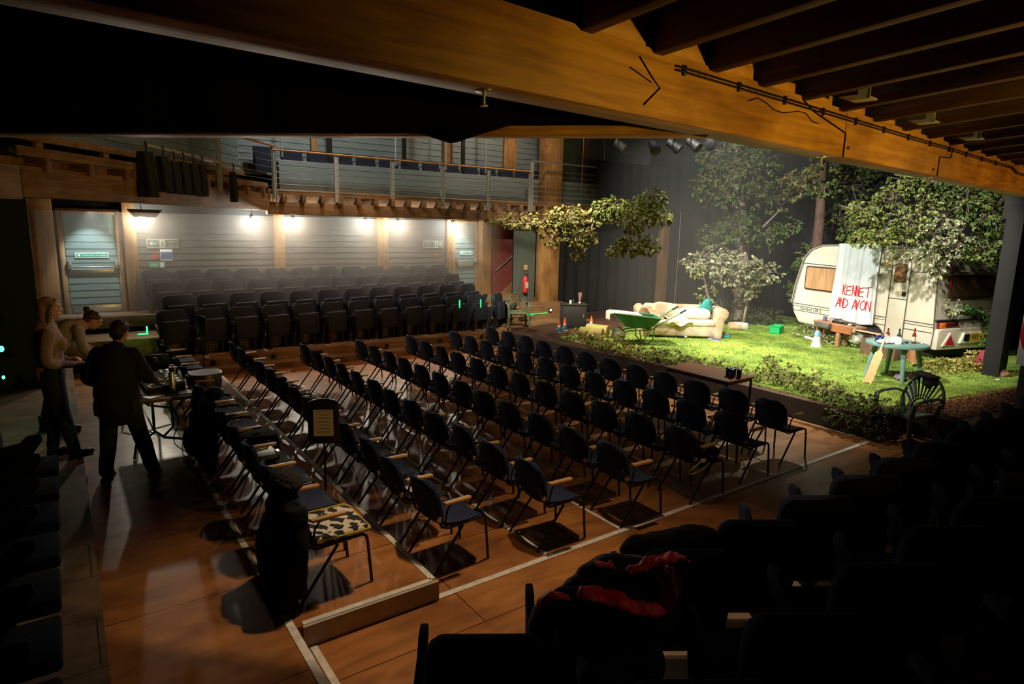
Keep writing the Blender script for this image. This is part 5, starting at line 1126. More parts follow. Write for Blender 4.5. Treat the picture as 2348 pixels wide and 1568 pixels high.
o = foliage('leaf_pile', [((15.25, 8.5, S+.12), (.25, .3, .22), 45), ((15.15, 8.1, S+.15), (.2, .3, .25), 40), ((14.95, 7.85, S+.1), (.2, .2, .16), 24), ((15.1, 7.4, S+.08), (.25, .3, .16), 34), ((15.15, 7.0, S+.1), (.2, .25, .2), 30), ((15.2, 6.8, S+.1), (.15, .2, .2), 20)], .10, lf_silver, None, 5, 52, .1, twigs=False); tag(o, 'silvery shrub leaves growing along the foot of the caravan', 'leaves', None, 'stuff')
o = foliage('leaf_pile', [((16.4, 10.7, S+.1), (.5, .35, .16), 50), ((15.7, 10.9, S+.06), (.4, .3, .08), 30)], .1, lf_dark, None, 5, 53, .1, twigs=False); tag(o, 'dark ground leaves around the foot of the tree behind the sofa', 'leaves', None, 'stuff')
for i, (x, y, l) in enumerate(((14.64, 10.3, .3), (14.95, 10.55, .42))):
    o = MB().lathe([(.02, 0), (.075, 0), (.08, .01), (.08, l-.01), (.075, l), (.02, l)], 14, Matrix.Rotation(PI/2, 4, 'Y')).build('cut_log', M('cut_log', (.50, .33, .18), .8, var=.3), loc=(x, y, S+.09)); o.rotation_euler = (0, 0, -.9+i*.6); tag(o, 'short cut log beside the right end of the sofa, %s' % ('nearer the sofa' if i == 0 else 'nearer the tree'), 'log', 'logs by the sofa')
r = thing('white_brick', 'white block lying by the cut logs right of the sofa', 'block', (15.1, 10.28, S+.012), -.5); MB().b2((-.16, -.08, 0), (.16, .08, .16)).build('block_body', white_p, r, bevel=.01)
r = thing('plastic_lounger_toy', 'flat light-blue plastic wrapper by the right foot of the sofa', 'wrapper', tuple(ZP(1665, 773, S)), .2); r.name = 'blue_wrapper'; b = MB().ell((0, 0, .03), (.2, .12, .03), 14); o = b.build('sheet', M('cyan_plastic', (.05, .42, .50), .35), r); remesh(o, .015, 1, .04, .06)
MB().ell((.1, .02, .07), (.06, .06, .03), 10).build('white_patch', white_p, r)
for i, (x, y) in enumerate(((1632, 780), (1642, 784))):
    q = ZP(x, y, S); r = thing('trainer_shoe', 'white and dark trainer shoe in front of the sofa corner, %s' % ('left one' if i == 0 else 'right one'), 'shoe', (q.x, q.y, S+.012), 1.1+i*.5, 'pair of trainers by the sofa'); MB().ell((0, 0, .045), (.13, .045, .045), 12, None, .8).build('upper', M('dark_trainer', (.08, .07, .12), .7), r); MB().ell((0, 0, .018), (.135, .05, .018), 12, None, .7).build('sole', white_p, r)
for i, (x, y) in enumerate(((1477, 767), (1520, 769), (1572, 776))):
    q = ZP(x, y, S); o = MB().ell((0, 0, .03), (.045, .035, .03), 10).build('paper_scrap', M('offwhite_scrap', (.7, .66, .58), .8), loc=(q.x, q.y, S+.012)); remesh(o, .012, 0, .03, .04); tag(o, 'small pale paper scrap on the grass along the sofa front, %s from the wheelbarrow' % ORD[i], 'paper', 'paper scraps by the sofa')
q = ZP(2288, 873, S); o = MB().ell((0, 0, .01), (.09, .04, .012), 12).build('white_feather', white_p, loc=(q.x, q.y, S+.012)); tag(o, 'small white scrap on the lawn beside the sack', 'paper')
# stage lanterns high at the far gallery
for i, (x, y) in enumerate(((1425, 334), (1500, 338), (1545, 334), (1590, 330), (1630, 326))):
    p = DP(x, y, 13.4); r = thing('stage_lantern', 'dark stage lantern hanging high above the black drape, %s from the broad column' % ORD[i], 'stage light', tuple(p), random.uniform(-1, 1), 'stage lanterns above the drape')
    MB().lathe([(.05, -.16), (.09, -.15), (.09, .06), (.11, .08), (.11, .16), (.10, .165)], 14, Matrix.Rotation(math.radians(125), 4, 'X')).build('housing', M('lantern_grey', (.016, .016, .018), .6, .2) if i == 0 else bpy.data.materials['lantern_grey'], r)
    MB().tube([(-.12, 0, 0), (-.12, 0, .2), (.12, 0, .2), (.12, 0, 0)], .01, 6).tube([(0, 0, .2), (0, 0, .5)], .012, 6).build('yoke', black_s, r)
p0_ = DP(1400, 322, 13.4)+Vector((0, 0, .25)); p1_ = DP(1660, 316, 13.4)+Vector((0, 0, .25))
o = MB().tube([tuple(p0_-(p1_-p0_)*2.0), tuple(p1_+(p1_-p0_)*2.4)], .025, 8).build('lighting_bar', chrome); tag(o, 'horizontal steel lighting bar carrying the lanterns above the drape', 'bar')
# brown table in front of the stage with mugs
r = thing('side_table', 'low brown table with thin black legs standing against the stage edge', 'table', (8.45, 6.28, 0), 0)
MB().b2((-.34, -.62, .72), (.34, .62, .75)).build('tabletop', M('brown_laminate', (.15, .05, .025), .65, spec=.2, var=.15), r, bevel=.006)
for x_ in (-.31, .31):
    for y_ in (-.58, .58): MB().b2((x_-.014, y_-.014, 0), (x_+.014, y_+.014, .72)).build('leg', black_s, r)
b = MB()
for y_ in (-.58, .58): b.b2((-.31, y_-.01, .68), (.31, y_+.01, .72))
for x_ in (-.31, .31): b.b2((x_-.01, -.58, .68), (x_+.01, .58, .72))
b.build('rail', black_s, r)
for i, (dx, dy) in enumerate(((.0, 0), (.085, .03), (.03, .09), (.1, -.06))):
    o = MB().lathe([(.02, 0), (.036, .002), (.038, .13), (.03, .135)], 14).build('dark_blue_tin', M('deep_blue', (.012, .02, .12), .3) if i == 0 else bpy.data.materials['deep_blue'], loc=(8.42+dx, 5.82+dy, .75)); tag(o, 'dark blue tin on the near end of the brown table, %s' % ('front one', 'right one', 'back one', 'nearest the stage')[i], 'tin', 'dark blue tins on the brown table')

# ---------------------------------------------------------------- plastic garden chairs
def garden_chair(loc, rz, mat, lab, sc_=1.0):
    r = thing('garden_chair', lab, 'chair', loc, rz); r.scale = (sc_,)*3
    # local: faces -Y ; seat z .42
    MB().grid(lambda u, v: ((u-.5)*(.46+.04*v), -.24+.46*v, .42-.02*math.sin(PI*u)+.02*(1-v)**4*-1), 10, 8).build('seat', mat, r).modifiers.new('s', 'SOLIDIFY').thickness = .02
    bk = MB(); bt = lambda s_, t_: (s_, .24+.13*t_, .42+.46*t_)
    # outer hoop
    hoop = []
    for i in range(17):
        a = PI*i/16; hoop.append((-.29*math.cos(a), .25+.14*(.35+.65*math.sin(a)), .50+.40*math.sin(a)**.9))
    bk.tube(hoop, .022, 8, sq=(1.4, .7))
    inner = []
    for i in range(13):
        a = PI*i/12; inner.append((-.12*math.cos(a), .255+.05*math.sin(a), .43+.15*math.sin(a)))
    bk.tube(inner, .014, 6, sq=(1.3, .7))
    inn2 = [(-.165*math.cos(PI*i/12), .26+.06*math.sin(PI*i/12), .43+.20*math.sin(PI*i/12)) for i in range(13)]; bk.tube(inn2, .010, 6, sq=(1.3, .7))
    for i in range(1, 12):
        a = PI*i/12; p0 = Vector((-.125*math.cos(a), .255+.05*math.sin(a), .43+.155*math.sin(a))); p1 = Vector((-.28*math.cos(a), .25+.14*(.35+.65*math.sin(a)), .50+.39*math.sin(a)**.9)); bk.tube([p0, p0.lerp(p1, .5)+Vector((0, .01, 0)), p1], [.012, .024, .034], 6, sq=(1, .35))
    bk.build('backrest', mat, r)
    for s_ in (-1, 1):
        MB().tube([(s_*.275, .30, .62), (s_*.31, .16, .66), (s_*.315, -.08, .655), (s_*.30, -.22, .63), (s_*.285, -.26, .56)], .026, 8, sq=(1.3, .6)).build('arm', mat, r)
        MB().tube([(s_*.285, -.25, .60), (s_*.26, -.26, .40), (s_*.30, -.31, 0)], [.03, .036, .026], 8).build('leg', mat, r)
        MB().tube([(s_*.27, .28, .55), (s_*.24, .26, .40), (s_*.28, .36, 0)], [.03, .036, .026], 8).build('leg', mat, r)
    MB().tube([(-.24, -.24, .40), (.24, -.24, .40), (.24, .24, .40), (-.24, .24, .40)], .02, 6, closed=True).build('seat_rail', mat, r)
    return r
dkg = M('dark_green_plastic', (.015, .035, .035), .4, spec=.5)
gcx = garden_chair((10.0, 3.92, 0), math.radians(-103), dkg, 'dark green plastic garden chair at the near stage corner', 1.06)
gcx['label'] = 'dark green plastic garden chair at the near stage corner beside the white tape'
garden_chair((9.75, 13.35, .38), math.radians(-30), M('olive_plastic', (.10, .12, .075), .5), 'small olive plastic garden chair on the far step beside the stage corner', .95)
hb = MB().ell((0, 0, 0), (.22, .08, .05), 16).ell((.06, 0, -.08), (.1, .05, .1), 12).build('black_bag', black_c); remesh(hb, .02, 2, .05, .1); hb.location = (10.36, 3.86, .96); hb.rotation_euler = (0, 0, math.radians(-103)); tag(hb, 'black bag hung over the back of the dark green garden chair', 'bag')
# ---------------------------------------------------------------- people
skin = M('skin', (.62, .34, .24), .55, var=.08, vscale=6); 
def limb(b, pts, rs, n=12): b.tube(pts, rs, n); [b.ell(p, r*1.0, 10) for p, r in zip(pts, rs)]
def interp(pts, rs, k=4):
    P_ = [Vector(p) for p in pts]; oP, oR = [], []
    for i in range(len(P_)-1):
        p0 = P_[max(0, i-1)]; p1 = P_[i]; p2 = P_[i+1]; p3 = P_[min(len(P_)-1, i+2)]
        for j in range(k):
            t_ = j/k; q = .5*((2*p1)+(-p0+p2)*t_+(2*p0-5*p1+4*p2-p3)*t_*t_+(-p0+3*p1-3*p2+p3)*t_**3)
            oP.append(q); oR.append(rs[i]*(1-t_)+rs[i+1]*t_)
    oP.append(P_[-1]); oR.append(rs[-1]); return oP, oR
def hand(b, w_, d_, up_, curl=.5, s=1.0):
    # w_: wrist, d_: along the hand, up_: back of the hand
    d_ = Vector(d_).normalized(); up_ = Vector(up_); side = d_.cross(up_).normalized(); up_ = side.cross(d_).normalized(); w_ = Vector(w_)
    for q in (-.5, 0, .5): b.tube([w_+side*q*.03*s, w_+d_*.05*s+side*q*.055*s, w_+d_*.09*s+side*q*.06*s], [.017*s, .016*s, .013*s], 8)
    for i, (o_, l) in enumerate(((-.033, .066), (-.011, .076), (.011, .071), (.033, .056))):
        a = w_+d_*.085*s+side*o_*s; c1 = curl*(1+.1*i)
        m1 = a+(d_*math.cos(c1*.6)-up_*math.sin(c1*.6))*l*.5*s; m2 = m1+(d_*math.cos(c1*1.3)-up_*math.sin(c1*1.3))*l*.3*s; m3 = m2+(d_*math.cos(c1*1.8)-up_*math.sin(c1*1.8))*l*.25*s
        b.tube([a-d_*.02*s, a, m1, m2, m3], [.0095*s, .0095*s, .0088*s, .0078*s, .0062*s], 7)
    t0 = w_+d_*.025*s-side*.03*s; b.tube([t0, t0+(d_*.5-side*.6-up_*.25)*.04*s, t0+(d_*.8-side*.55-up_*.5)*.066*s, t0+(d_*.95-side*.3-up_*.6)*.085*s], [.014*s, .0115*s, .010*s, .008*s], 7)
def head(b, c_, face, tilt=0, s=1.0):
    # c_: head centre, face: forward direction
    f = Vector(face).normalized(); z = Vector((0, 0, 1)); sd = f.cross(z).normalized(); z = sd.cross(f)
    M_ = Matrix(((sd.x, f.x, z.x, c_[0]), (sd.y, f.y, z.y, c_[1]), (sd.z, f.z, z.z, c_[2]), (0, 0, 0, 1))) @ Matrix.Scale(s, 4)
    b.ell((0, -.012, .018), (.074, .092, .098), 20, M_); b.ell((0, .025, -.045), (.058, .062, .065), 18, M_); b.ell((0, .05, -.088), (.03, .03, .022), 12, M_)
    b.tube([(0, .078, .028), (0, .10, -.002), (0, .108, -.018), (0, .09, -.03)], [.010, .012, .015, .010], 8, M_=M_)
    b.ell((0, .088, -.050), (.026, .012, .008), 12, M_); b.ell((0, .086, -.062), (.022, .012, .008), 12, M_)
    b.ell((0, .078, .04), (.055, .018, .010), 12, M_); b.ell((.032, .062, -.012), (.022, .022, .02), 10, M_); b.ell((-.032, .062, -.012), (.022, .022, .02), 10, M_)
    for s_ in (-1, 1): b.ell((s_*.076, -.005, -.005), (.010, .02, .032), 10, M_)
    return M_
def eyes(M_, par):
    b = MB()
    for s_ in (-1, 1): b.ell((s_*.030, .081, .012), (.012, .009, .007), 10, M_)
    b.build('eye', M('eye_white', (.5, .5, .48), .3) if 'eye_white' not in bpy.data.materials else bpy.data.materials['eye_white'], par)
    b = MB()
    for s_ in (-1, 1): b.ell((s_*.030, .0885, .012), (.0055, .003, .0055), 8, M_).tube([(s_*.015, .089, .034), (s_*.03, .092, .039), (s_*.048, .082, .033)], .0035, 5, M_=M_)
    b.build('iris_and_brow', black_s, par)

def person(name, lab, loc, rz, J, fn): 
    r = thing(name, lab, 'person', loc, rz); fn(r); return r

# ---- woman in black, seen from behind, bending slightly over the desk. local +Y = forward
def woman_black(r):
    b = MB(); H = Vector((.03, .13, 1.60))
    limb(b, *interp([(0, -.02, .93), (0, -.02, 1.1), (0, .0, 1.28), (0, .04, 1.40)], [.14, .125, .14, .11]))
    limb(b, *interp([(0, .04, 1.40), (.01, .08, 1.47), (.02, .11, 1.54)], [.055, .05, .05]))
    M_ = head(b, H, (.25, .95, -.35))
    legs = [[(-.095, -.02, .93), (-.13, .02, .50), (-.17, -.05, .09)], [(.095, -.02, .93), (.17, .03, .50), (.27, .02, .09)]]
    for L_ in legs: limb(b, *interp(L_, [.095, .062, .042]))
    arms = [[(-.17, .03, 1.38), (-.27, -.0, 1.13), (-.17, .24, 1.02)], [(.17, .03, 1.38), (.28, .03, 1.14), (.30, .28, 1.02)]]
    for A in arms: limb(b, *interp(A, [.05, .04, .027]))
    hand(b, (-.17, .24, 1.02), (.2, 1, -.1), (0, 0, 1), .6); hand(b, (.30, .28, 1.02), (.1, 1, -.25), (0, 0, 1), .5)
    bd = b.build('body', skin, r); remesh(bd, .0085, 3); eyes(M_, r)
    # loose black top
    b = MB(); limb(b, *interp([(0, -.02, .80), (0, -.03, .98), (0, -.02, 1.15), (0, .0, 1.30), (0, .03, 1.39)], [.215, .22, .205, .195, .135]), 16)
    limb(b, [(-.15, .03, 1.37), (.15, .03, 1.37)], [.085, .085])
    for A in arms: limb(b, *interp([A[0], A[1], Vector(A[1]).lerp(Vector(A[2]), .8)], [.085, .078, .052]))
    b.box((0, -.02, .82), (.40, .30, .16))
    blk = M('black_knit', (.012, .012, .013), .9, bump=.3, bscale=80, var=.3); o = b.build('black_top', blk, r); remesh(o, .016, 5, .03, .15)
    b = MB(); limb(b, [(-.08, -.02, .90), (.08, -.02, .90)], [.12, .12])
    for L_ in legs: limb(b, *interp(L_, [.115, .085, .070]))
    o = b.build('black_trousers', M('black_trouser', (.010, .010, .012), .85), r); remesh(o, .014, 4, .02, .12)
    for L_ in legs:
        x, y, z = L_[2]; b = MB(); b.tube([(x, y-.01, .14), (x, y, .08)], [.05, .055], 12); b.ell((x, y+.06, .045), (.048, .14, .045), 14); b.b2((x-.045, y-.07, .0), (x+.045, y+.17, .02)); o = b.build('boot', black_s, r); remesh(o, .010, 2)
    b = MB(); b.ell((0, -.022, .035), (.085, .10, .10), 20, M_); b.ell((.0, -.075, .0), (.075, .06, .09), 16, M_); b.ell((0, -.05, -.05), (.06, .05, .05), 12, M_); b.ell((.0, .035, .085), (.06, .05, .03), 12, M_)
    o = b.build('dark_hair', M('dark_brown_hair', (.035, .018, .012), .6, var=.4, vscale=20, stretch=(1, 1, .2), bump=.6, bscale=90), r); remesh(o, .008, 2, .025, .03)
person('person', 'woman in loose black top and trousers seen from behind at the equipment desk', (.40, 7.84, .165), math.radians(-22), None, woman_black)

# ---- blonde woman in grey-pink jumper, side view facing right (+X world)
def woman_jumper(r):
    b = MB(); H = Vector((0, .06, 1.635))
    limb(b, *interp([(0, -.0, .96), (0, -.01, 1.12), (0, .0, 1.28), (0, -.01, 1.42)], [.125, .115, .13, .10]))
    limb(b, *interp([(0, -.01, 1.42), (0, .01, 1.49), (0, .03, 1.56)], [.052, .047, .048]))
    M_ = head(b, H, (.05, 1, -.08))
    legs = [[(-.09, 0, .95), (-.10, .02, .52), (-.11, -.03, .09)], [(.09, 0, .95), (.10, .05, .52), (.12, .12, .09)]]
    for L_ in legs: limb(b, *interp(L_, [.10, .062, .042]))
    arms = [[(-.165, -.01, 1.39), (-.21, -.05, 1.11), (-.11, .19, 1.06)], [(.165, -.01, 1.39), (.21, -.06, 1.11), (.12, .19, 1.04)]]
    for A in arms: limb(b, *interp(A, [.047, .038, .026]))
    hand(b, (-.11, .19, 1.06), (.5, 1, .1), (0, .2, 1), .9); hand(b, (.12, .19, 1.04), (-.5, 1, .15), (0, .2, 1), .9)
    bd = b.build('body', skin, r); remesh(bd, .0085, 3); eyes(M_, r)
    b = MB(); limb(b, *interp([(0, .0, .93), (0, -.0, 1.06), (0, .0, 1.18), (0, .01, 1.30), (0, -.005, 1.41)], [.145, .14, .135, .145, .11]), 16)
    b.ell((-.07, .10, 1.27), (.075, .07, .075), 14).ell((.07, .10, 1.27), (.075, .07, .075), 14)
    limb(b, [(-.145, -.01, 1.385), (.145, -.01, 1.385)], [.068, .068]); b.tube([(0, -.01, 1.42), (0, .012, 1.50)], [.075, .06], 14)
    for A in arms: limb(b, *interp([A[0], A[1], Vector(A[1]).lerp(Vector(A[2]), .92)], [.068, .058, .04]))
    o = b.build('jumper', M('grey_pink_knit', (.36, .25, .22), .9, bump=.4, bscale=120, var=.15), r); remesh(o, .012, 4, .015, .1)
    b = MB(); limb(b, [(-.07, 0, .93), (.07, 0, .93)], [.115, .115])
    for L_ in legs: limb(b, *interp(L_, [.11, .075, .058]))
    o = b.build('jeans', M('dark_denim', (.018, .028, .055), .8, var=.3), r); remesh(o, .013, 4, .012, .1)
    for L_ in legs:
        x, y, z = L_[2]; b = MB(); b.tube([(x, y-.01, .16), (x, y, .08)], [.05, .055], 12); b.ell((x, y+.06, .045), (.045, .13, .042), 14); b.b2((x-.042, y-.06, .0), (x+.042, y+.16, .02)); o = b.build('boot', black_s, r); remesh(o, .010, 2)
    b = MB(); b.ell((0, -.028, .045), (.085, .10, .088), 20, M_); b.ell((0, -.07, -.03), (.082, .055, .12), 16, M_)
    for s_ in (-1, 1): b.tube([(s_*.04, .05, .11), (s_*.08, .01, .05), (s_*.088, -.02, -.04), (s_*.075, -.02, -.14)], [.02, .028, .03, .022], 10, M_=M_)
    b.tube([(-.09, -.02, -.08), (-.10, .05, -.2), (-.08, .09, -.33)], [.028, .028, .012], 10, M_=M_)
    o = b.build('blonde_hair', M('blonde_hair', (.42, .26, .14), .5, col2=(.16, .09, .05), vscale=12, stretch=(2, 2, .3), bump=.5, bscale=90), r); remesh(o, .008, 2, .02, .03)
person('person', 'blonde woman in grey-pink jumper and dark jeans standing at the left, facing right', (-.18, 8.45, .305), math.radians(-78), None, woman_jumper).scale = (1.03,)*3

# ---- third person stooping behind the desk, hair in a bun
def stooper(r):
    b = MB(); H = Vector((0, .52, 1.38))
    limb(b, *interp([(0, -.0, .95), (0, .10, 1.12), (0, .27, 1.27), (0, .38, 1.33)], [.125, .125, .13, .09]))
    limb(b, *interp([(0, .36, 1.33), (0, .43, 1.36), (0, .47, 1.37)], [.05, .046, .046]))
    M_ = head(b, H, (.1, .85, -.55))
    legs = [[(-.09, 0, .93), (-.12, .02, .50), (-.14, -.08, .09)], [(.09, 0, .93), (.12, .08, .50), (.14, .08, .09)]]
    for L_ in legs: limb(b, *interp(L_, [.10, .062, .042]))
    arms = [[(-.17, .32, 1.30), (-.2, .38, 1.04), (-.1, .56, .98)], [(.17, .32, 1.30), (.21, .36, 1.04), (.15, .58, .98)]]
    for A in arms: limb(b, *interp(A, [.047, .038, .026]))
    hand(b, (-.1, .56, .98), (.2, 1, -.3), (0, .1, 1), .8); hand(b, (.15, .58, .98), (-.1, 1, -.3), (0, .1, 1), .8)
    bd = b.build('body', skin, r); remesh(bd, .0085, 3); eyes(M_, r)
    b = MB(); limb(b, *interp([(0, .0, .92), (0, .04, 1.04), (0, .12, 1.15), (0, .25, 1.27), (0, .34, 1.31)], [.14, .14, .14, .15, .10]), 16); limb(b, [(-.15, .31, 1.29), (.15, .31, 1.29)], [.068, .068])
    for A in arms: limb(b, *interp([A[0], A[1], Vector(A[1]).lerp(Vector(A[2]), .5)], [.068, .056, .042]))
    o = b.build('beige_top', M('beige_top', (.40, .35, .31), .9, var=.15, bump=.4, bscale=90), r); remesh(o, .012, 4, .015, .1)
    b = MB(); limb(b, [(-.07, 0, .92), (.07, 0, .92)], [.115, .115])
    for L_ in legs: limb(b, *interp(L_, [.11, .075, .058]))
    o = b.build('dark_trousers', M('charcoal_trouser', (.02, .02, .024), .85), r); remesh(o, .013, 4)
    for L_ in legs:
        x, y, z = L_[2]; b = MB(); b.tube([(x, y-.01, .20), (x, y, .08)], [.055, .055], 12); b.ell((x, y+.06, .045), (.045, .13, .042), 14); b.b2((x-.042, y-.06, .0), (x+.042, y+.16, .02)); o = b.build('boot', black_s, r); remesh(o, .010, 2)
    b = MB(); b.ell((0, -.025, .035), (.082, .10, .09), 20, M_); b.ell((0, -.06, -.02), (.07, .05, .07), 14, M_); b.ell((0, -.12, .09), (.045, .045, .042), 14, M_)
    o = b.build('hair_bun', M('brown_hair', (.09, .05, .03), .6, var=.4, vscale=20), r); remesh(o, .008, 2, .02, .03)
person('person', 'person in beige top stooping behind the woman in black, hair in a bun', (-.22, 9.55, .30), math.radians(-80), None, stooper)

# ---------------------------------------------------------------- equipment desk
DX, DY, DZ = 0.98, 9.15, .165
r = thing('folding_table', 'narrow folding table with bent steel legs carrying the lighting desk', 'table', (DX, DY, DZ), 0)
MB().b2((-.33, -.95, .70), (.27, .95, .735)).build('tabletop', M('brown_table_board', (.24, .12, .06), .5, var=.2), r, bevel=.008)
for y_ in (-.8, .8):
    MB().tube([(-.22, y_, .70), (-.22, y_, .32), (-.12, y_-.0, .22), (.18, y_, .14), (.22, y_, .02)], .016, 8).tube([(-.02, y_, .70), (-.02, y_, .34), (-.12, y_, .24)], .014, 8).tube([(-.22, y_-.0, .30), (-.42, y_, .18), (-.45, y_, .01)], .014, 8).build('leg', M('grey_tube', (.07, .07, .07), .4, .6) if y_ < 0 else bpy.data.materials['grey_tube'], r)
MB().tube([(-.22, -.8, .30), (-.22, .8, .30)], .01, 6).build('brace', bpy.data.materials['grey_tube'], r)
DT = DZ+.735
r = thing('lighting_desk', 'dark lighting control desk with rows of pale faders on the folding table', 'control desk', (DX-.05, DY-.15, DT+.0), .05)
MB().add([(-.22, -.45, 0), (.2, -.45, 0), (.2, .45, 0), (-.22, .45, 0), (-.22, -.45, .045), (.2, -.45, .10), (.2, .45, .10), (-.22, .45, .045)], [(3, 2, 1, 0), (4, 5, 6, 7), (0, 1, 5, 4), (1, 2, 6, 5), (2, 3, 7, 6), (3, 0, 4, 7)]).build('console', M('matt_console', (.02, .02, .022), .8, spec=.2), r)
sl2 = .055/.42
for k, x_ in enumerate((-.16, -.04, .08)):
    for j in range(12):
        y_ = -.39+j*.07; z_ = .045+(x_+.22)*sl2+.004; MB().box((x_+random.uniform(-.025, .025), y_, z_+.004), (.03, .022, .014)).build('fader', white_p, r)
for j in range(6): MB().box((.15, -.35+j*.14, .045+.37*sl2+.004), (.05, .07, .006)).build('screen', M('dim_screen', (.25, .27, .27), .4, emit=(.5, .55, .5), estr=.12) if j == 0 else bpy.data.materials['dim_screen'], r)
r = thing('flask', 'upright steel flask standing on the folding table beside the faders', 'flask', (DX+.02, DY-.68, DT)); MB().lathe([(.02, 0), (.036, .005), (.036, .22), (.026, .24), (.026, .26)], 16).build('flask_body', chrome, r); MB().lathe([(.028, .26), (.03, .265), (.03, .31), (.02, .315)], 14).build('cap', black_s, r)
for i, (x_, y_, w_, l_) in enumerate(((.14, -.75, .15, .2), (-.2, -.78, .2, .14), (.18, -.5, .1, .14), (.15, .62, .15, .2))):
    o = MB().b2((-w_/2, -l_/2, 0), (w_/2, l_/2, .006)).build('paper_sheet', white_p, loc=(DX+x_, DY+y_, DT+.001)); o.rotation_euler = (0, 0, i*.5); tag(o, ['white papers at the near corner of the folding table', 'pale papers by the edge in front of the woman in black', 'small white card beside the steel flask', 'white papers at the far end of the folding table'][i], 'paper')
r = thing('laptop', 'dark laptop with its lid up at the far end of the folding table', 'laptop', (DX-.02, DY+.62, DT), -.2); MB().b2((-.16, -.12, 0), (.16, .12, .018)).build('keyboard_base', black_s, r, bevel=.003); MB().b2((-.16, .1, .018), (.16, .115, .22)).build('lid', black_s, r, bevel=.003)
for i, (x_, y_) in enumerate(((.2, .35), (.22, .2))):
    o = MB().lathe([(.02, 0), (.03, .003), (.034, .085), (.03, .087)], 14).build('coffee_cup', white_p if i else M('brown_cup', (.25, .12, .06), .5), loc=(DX+x_-.02, DY+y_+.2, DT)); tag(o, ['brown paper cup at the far right of the desk', 'white paper cup beside the brown one on the desk'][i], 'cup')
r = thing('gooseneck_lamp', 'small black gooseneck lamp bent over the lighting desk', 'lamp', (DX-.1, DY+.38, DT)); MB().tube([(0, 0, 0), (0, 0, .18), (.02, -.05, .26), (.05, -.14, .26)], .007, 6).build('neck', black_s, r); MB().lathe([(.012, 0), (.028, -.03), (.03, -.05)][::-1], 10, T(.05, -.15, .27)).build('lamp_head', black_s, r)
for i, pts in enumerate(([(DX-.1, DY-.6, DT-.03), (DX+.05, DY-.75, .6), (DX-.02, DY-.8, .3), (DX+.15, DY-1.2, .18), (DX-.05, DY-1.7, .172)], [(DX+.1, DY-.3, DT-.03), (DX+.16, DY-.5, .5), (DX+.05, DY-.9, .175), (DX+.12, DY-1.5, .172), (DX-.0, DY-2.0, .172)])):
    P_, R_ = interp(pts, [.006]*5, 6); tag(MB().tube(P_, .006, 6).build('power_cable', black_s), 'black cable hanging from the desk to the floor, %s' % ('near leg' if i == 0 else 'under the faders'), 'cable')
# cloth bags hanging between desk and chairs
for i, (x, y, z, s_) in enumerate(((1.12, 8.05, .50, 1), (1.18, 7.65, .36, 1.1))):
    o = MB().ell((0, 0, 0), (.10*s_, .13*s_, .20*s_), 16).ell((.02, 0, .16*s_), (.05, .07, .08), 12).build('canvas_bag', M('dark_canvas', (.06, .045, .03), .9, var=.3) if i == 0 else bpy.data.materials['dark_canvas'], loc=(x, y, z)); remesh(o, .014, 3, .04, .1); o.location.z = .165+.22*s_; tag(o, 'dark canvas bag slumped on the gangway floor, %s' % ('beside the desk end' if i == 0 else 'nearest the tape'), 'bag')
# ---------------------------------------------------------------- coats, cushion and signs among the chairs
def coat(name, parts, mat, loc, rz, lab, vox=.016, disp=.05, ds=.12, cat='coat'):
    b = MB()
    for p in parts:
        if p[0] == 'e': b.ell(p[1], p[2], 16)
        else: b.tube(p[1], p[2], 12)
    o = b.build(name, mat); o.location = loc; o.rotation_euler = (0, 0, rz); remesh(o, vox, 3, disp, ds); return tag(o, lab, cat)
bl_coat = M('black_wool', (.008, .008, .010), .95, spec=.15, bump=.3, bscale=80)
cx, cy_c = CH[0, 0].location.x, CH[0, 0].location.y
o = coat('black_coat', [('e', (-.30, 0, .60), (.12, .27, .30)), ('e', (-.36, .02, .32), (.14, .30, .34)), ('e', (-.38, -.14, .12), (.12, .18, .26)), ('e', (-.36, .2, .2), (.1, .15, .26)), ('t', [(-.28, -.24, .78), (-.30, -.31, .5), (-.30, -.30, .12)], [.08, .085, .06]), ('e', (-.27, .1, .84), (.11, .18, .09))], bl_coat, (cx, cy_c, .165), 0, 'big black coat hung over the nearest chair of the platform')
fu = MB().ell((-.26, .02, .9), (.10, .19, .07), 16).build('fur_collar', M('dark_fur', (.02, .018, .018), .95, bump=.9, bscale=120, var=.5, vscale=60), o); remesh(fu, .012, 0, .05, .02)
# patterned folded blanket on that chair
def pattern_mat():
    m = bpy.data.materials.new('black_white_pattern'); m.use_nodes = True; nt = m.node_tree; b = nt.nodes['Principled BSDF']; L = nt.links.new
    tc = nt.nodes.new('ShaderNodeTexCoord'); n = nt.nodes.new('ShaderNodeTexVoronoi'); n.inputs['Scale'].default_value = 12; n.distance = 'MANHATTAN'; mp = nt.nodes.new('ShaderNodeMapping'); L(tc.outputs['Object'], mp.inputs[0]); L(mp.outputs[0], n.inputs[0])
    n2 = nt.nodes.new('ShaderNodeTexVoronoi'); n2.inputs['Scale'].default_value = 12; mp2 = nt.nodes.new('ShaderNodeMapping'); mp2.inputs['Location'].default_value = (.03, .02, 0); L(tc.outputs['Object'], mp2.inputs[0]); L(mp2.outputs[0], n2.inputs[0])
    s_ = nt.nodes.new('ShaderNodeMath'); s_.operation = 'SUBTRACT'; L(n.outputs[0], s_.inputs[0]); L(n2.outputs[0], s_.inputs[1])
    r_ = nt.nodes.new('ShaderNodeValToRGB'); r_.color_ramp.elements[0].position = .24; r_.color_ramp.elements[0].color = (.008, .008, .01, 1); r_.color_ramp.elements[1].position = .27; r_.color_ramp.elements[1].color = (.72, .66, .52, 1)
    L(s_.outputs[0], r_.inputs[0]); L(r_.outputs[0], b.inputs['Base Color']); b.inputs['Roughness'].default_value = .85; return m
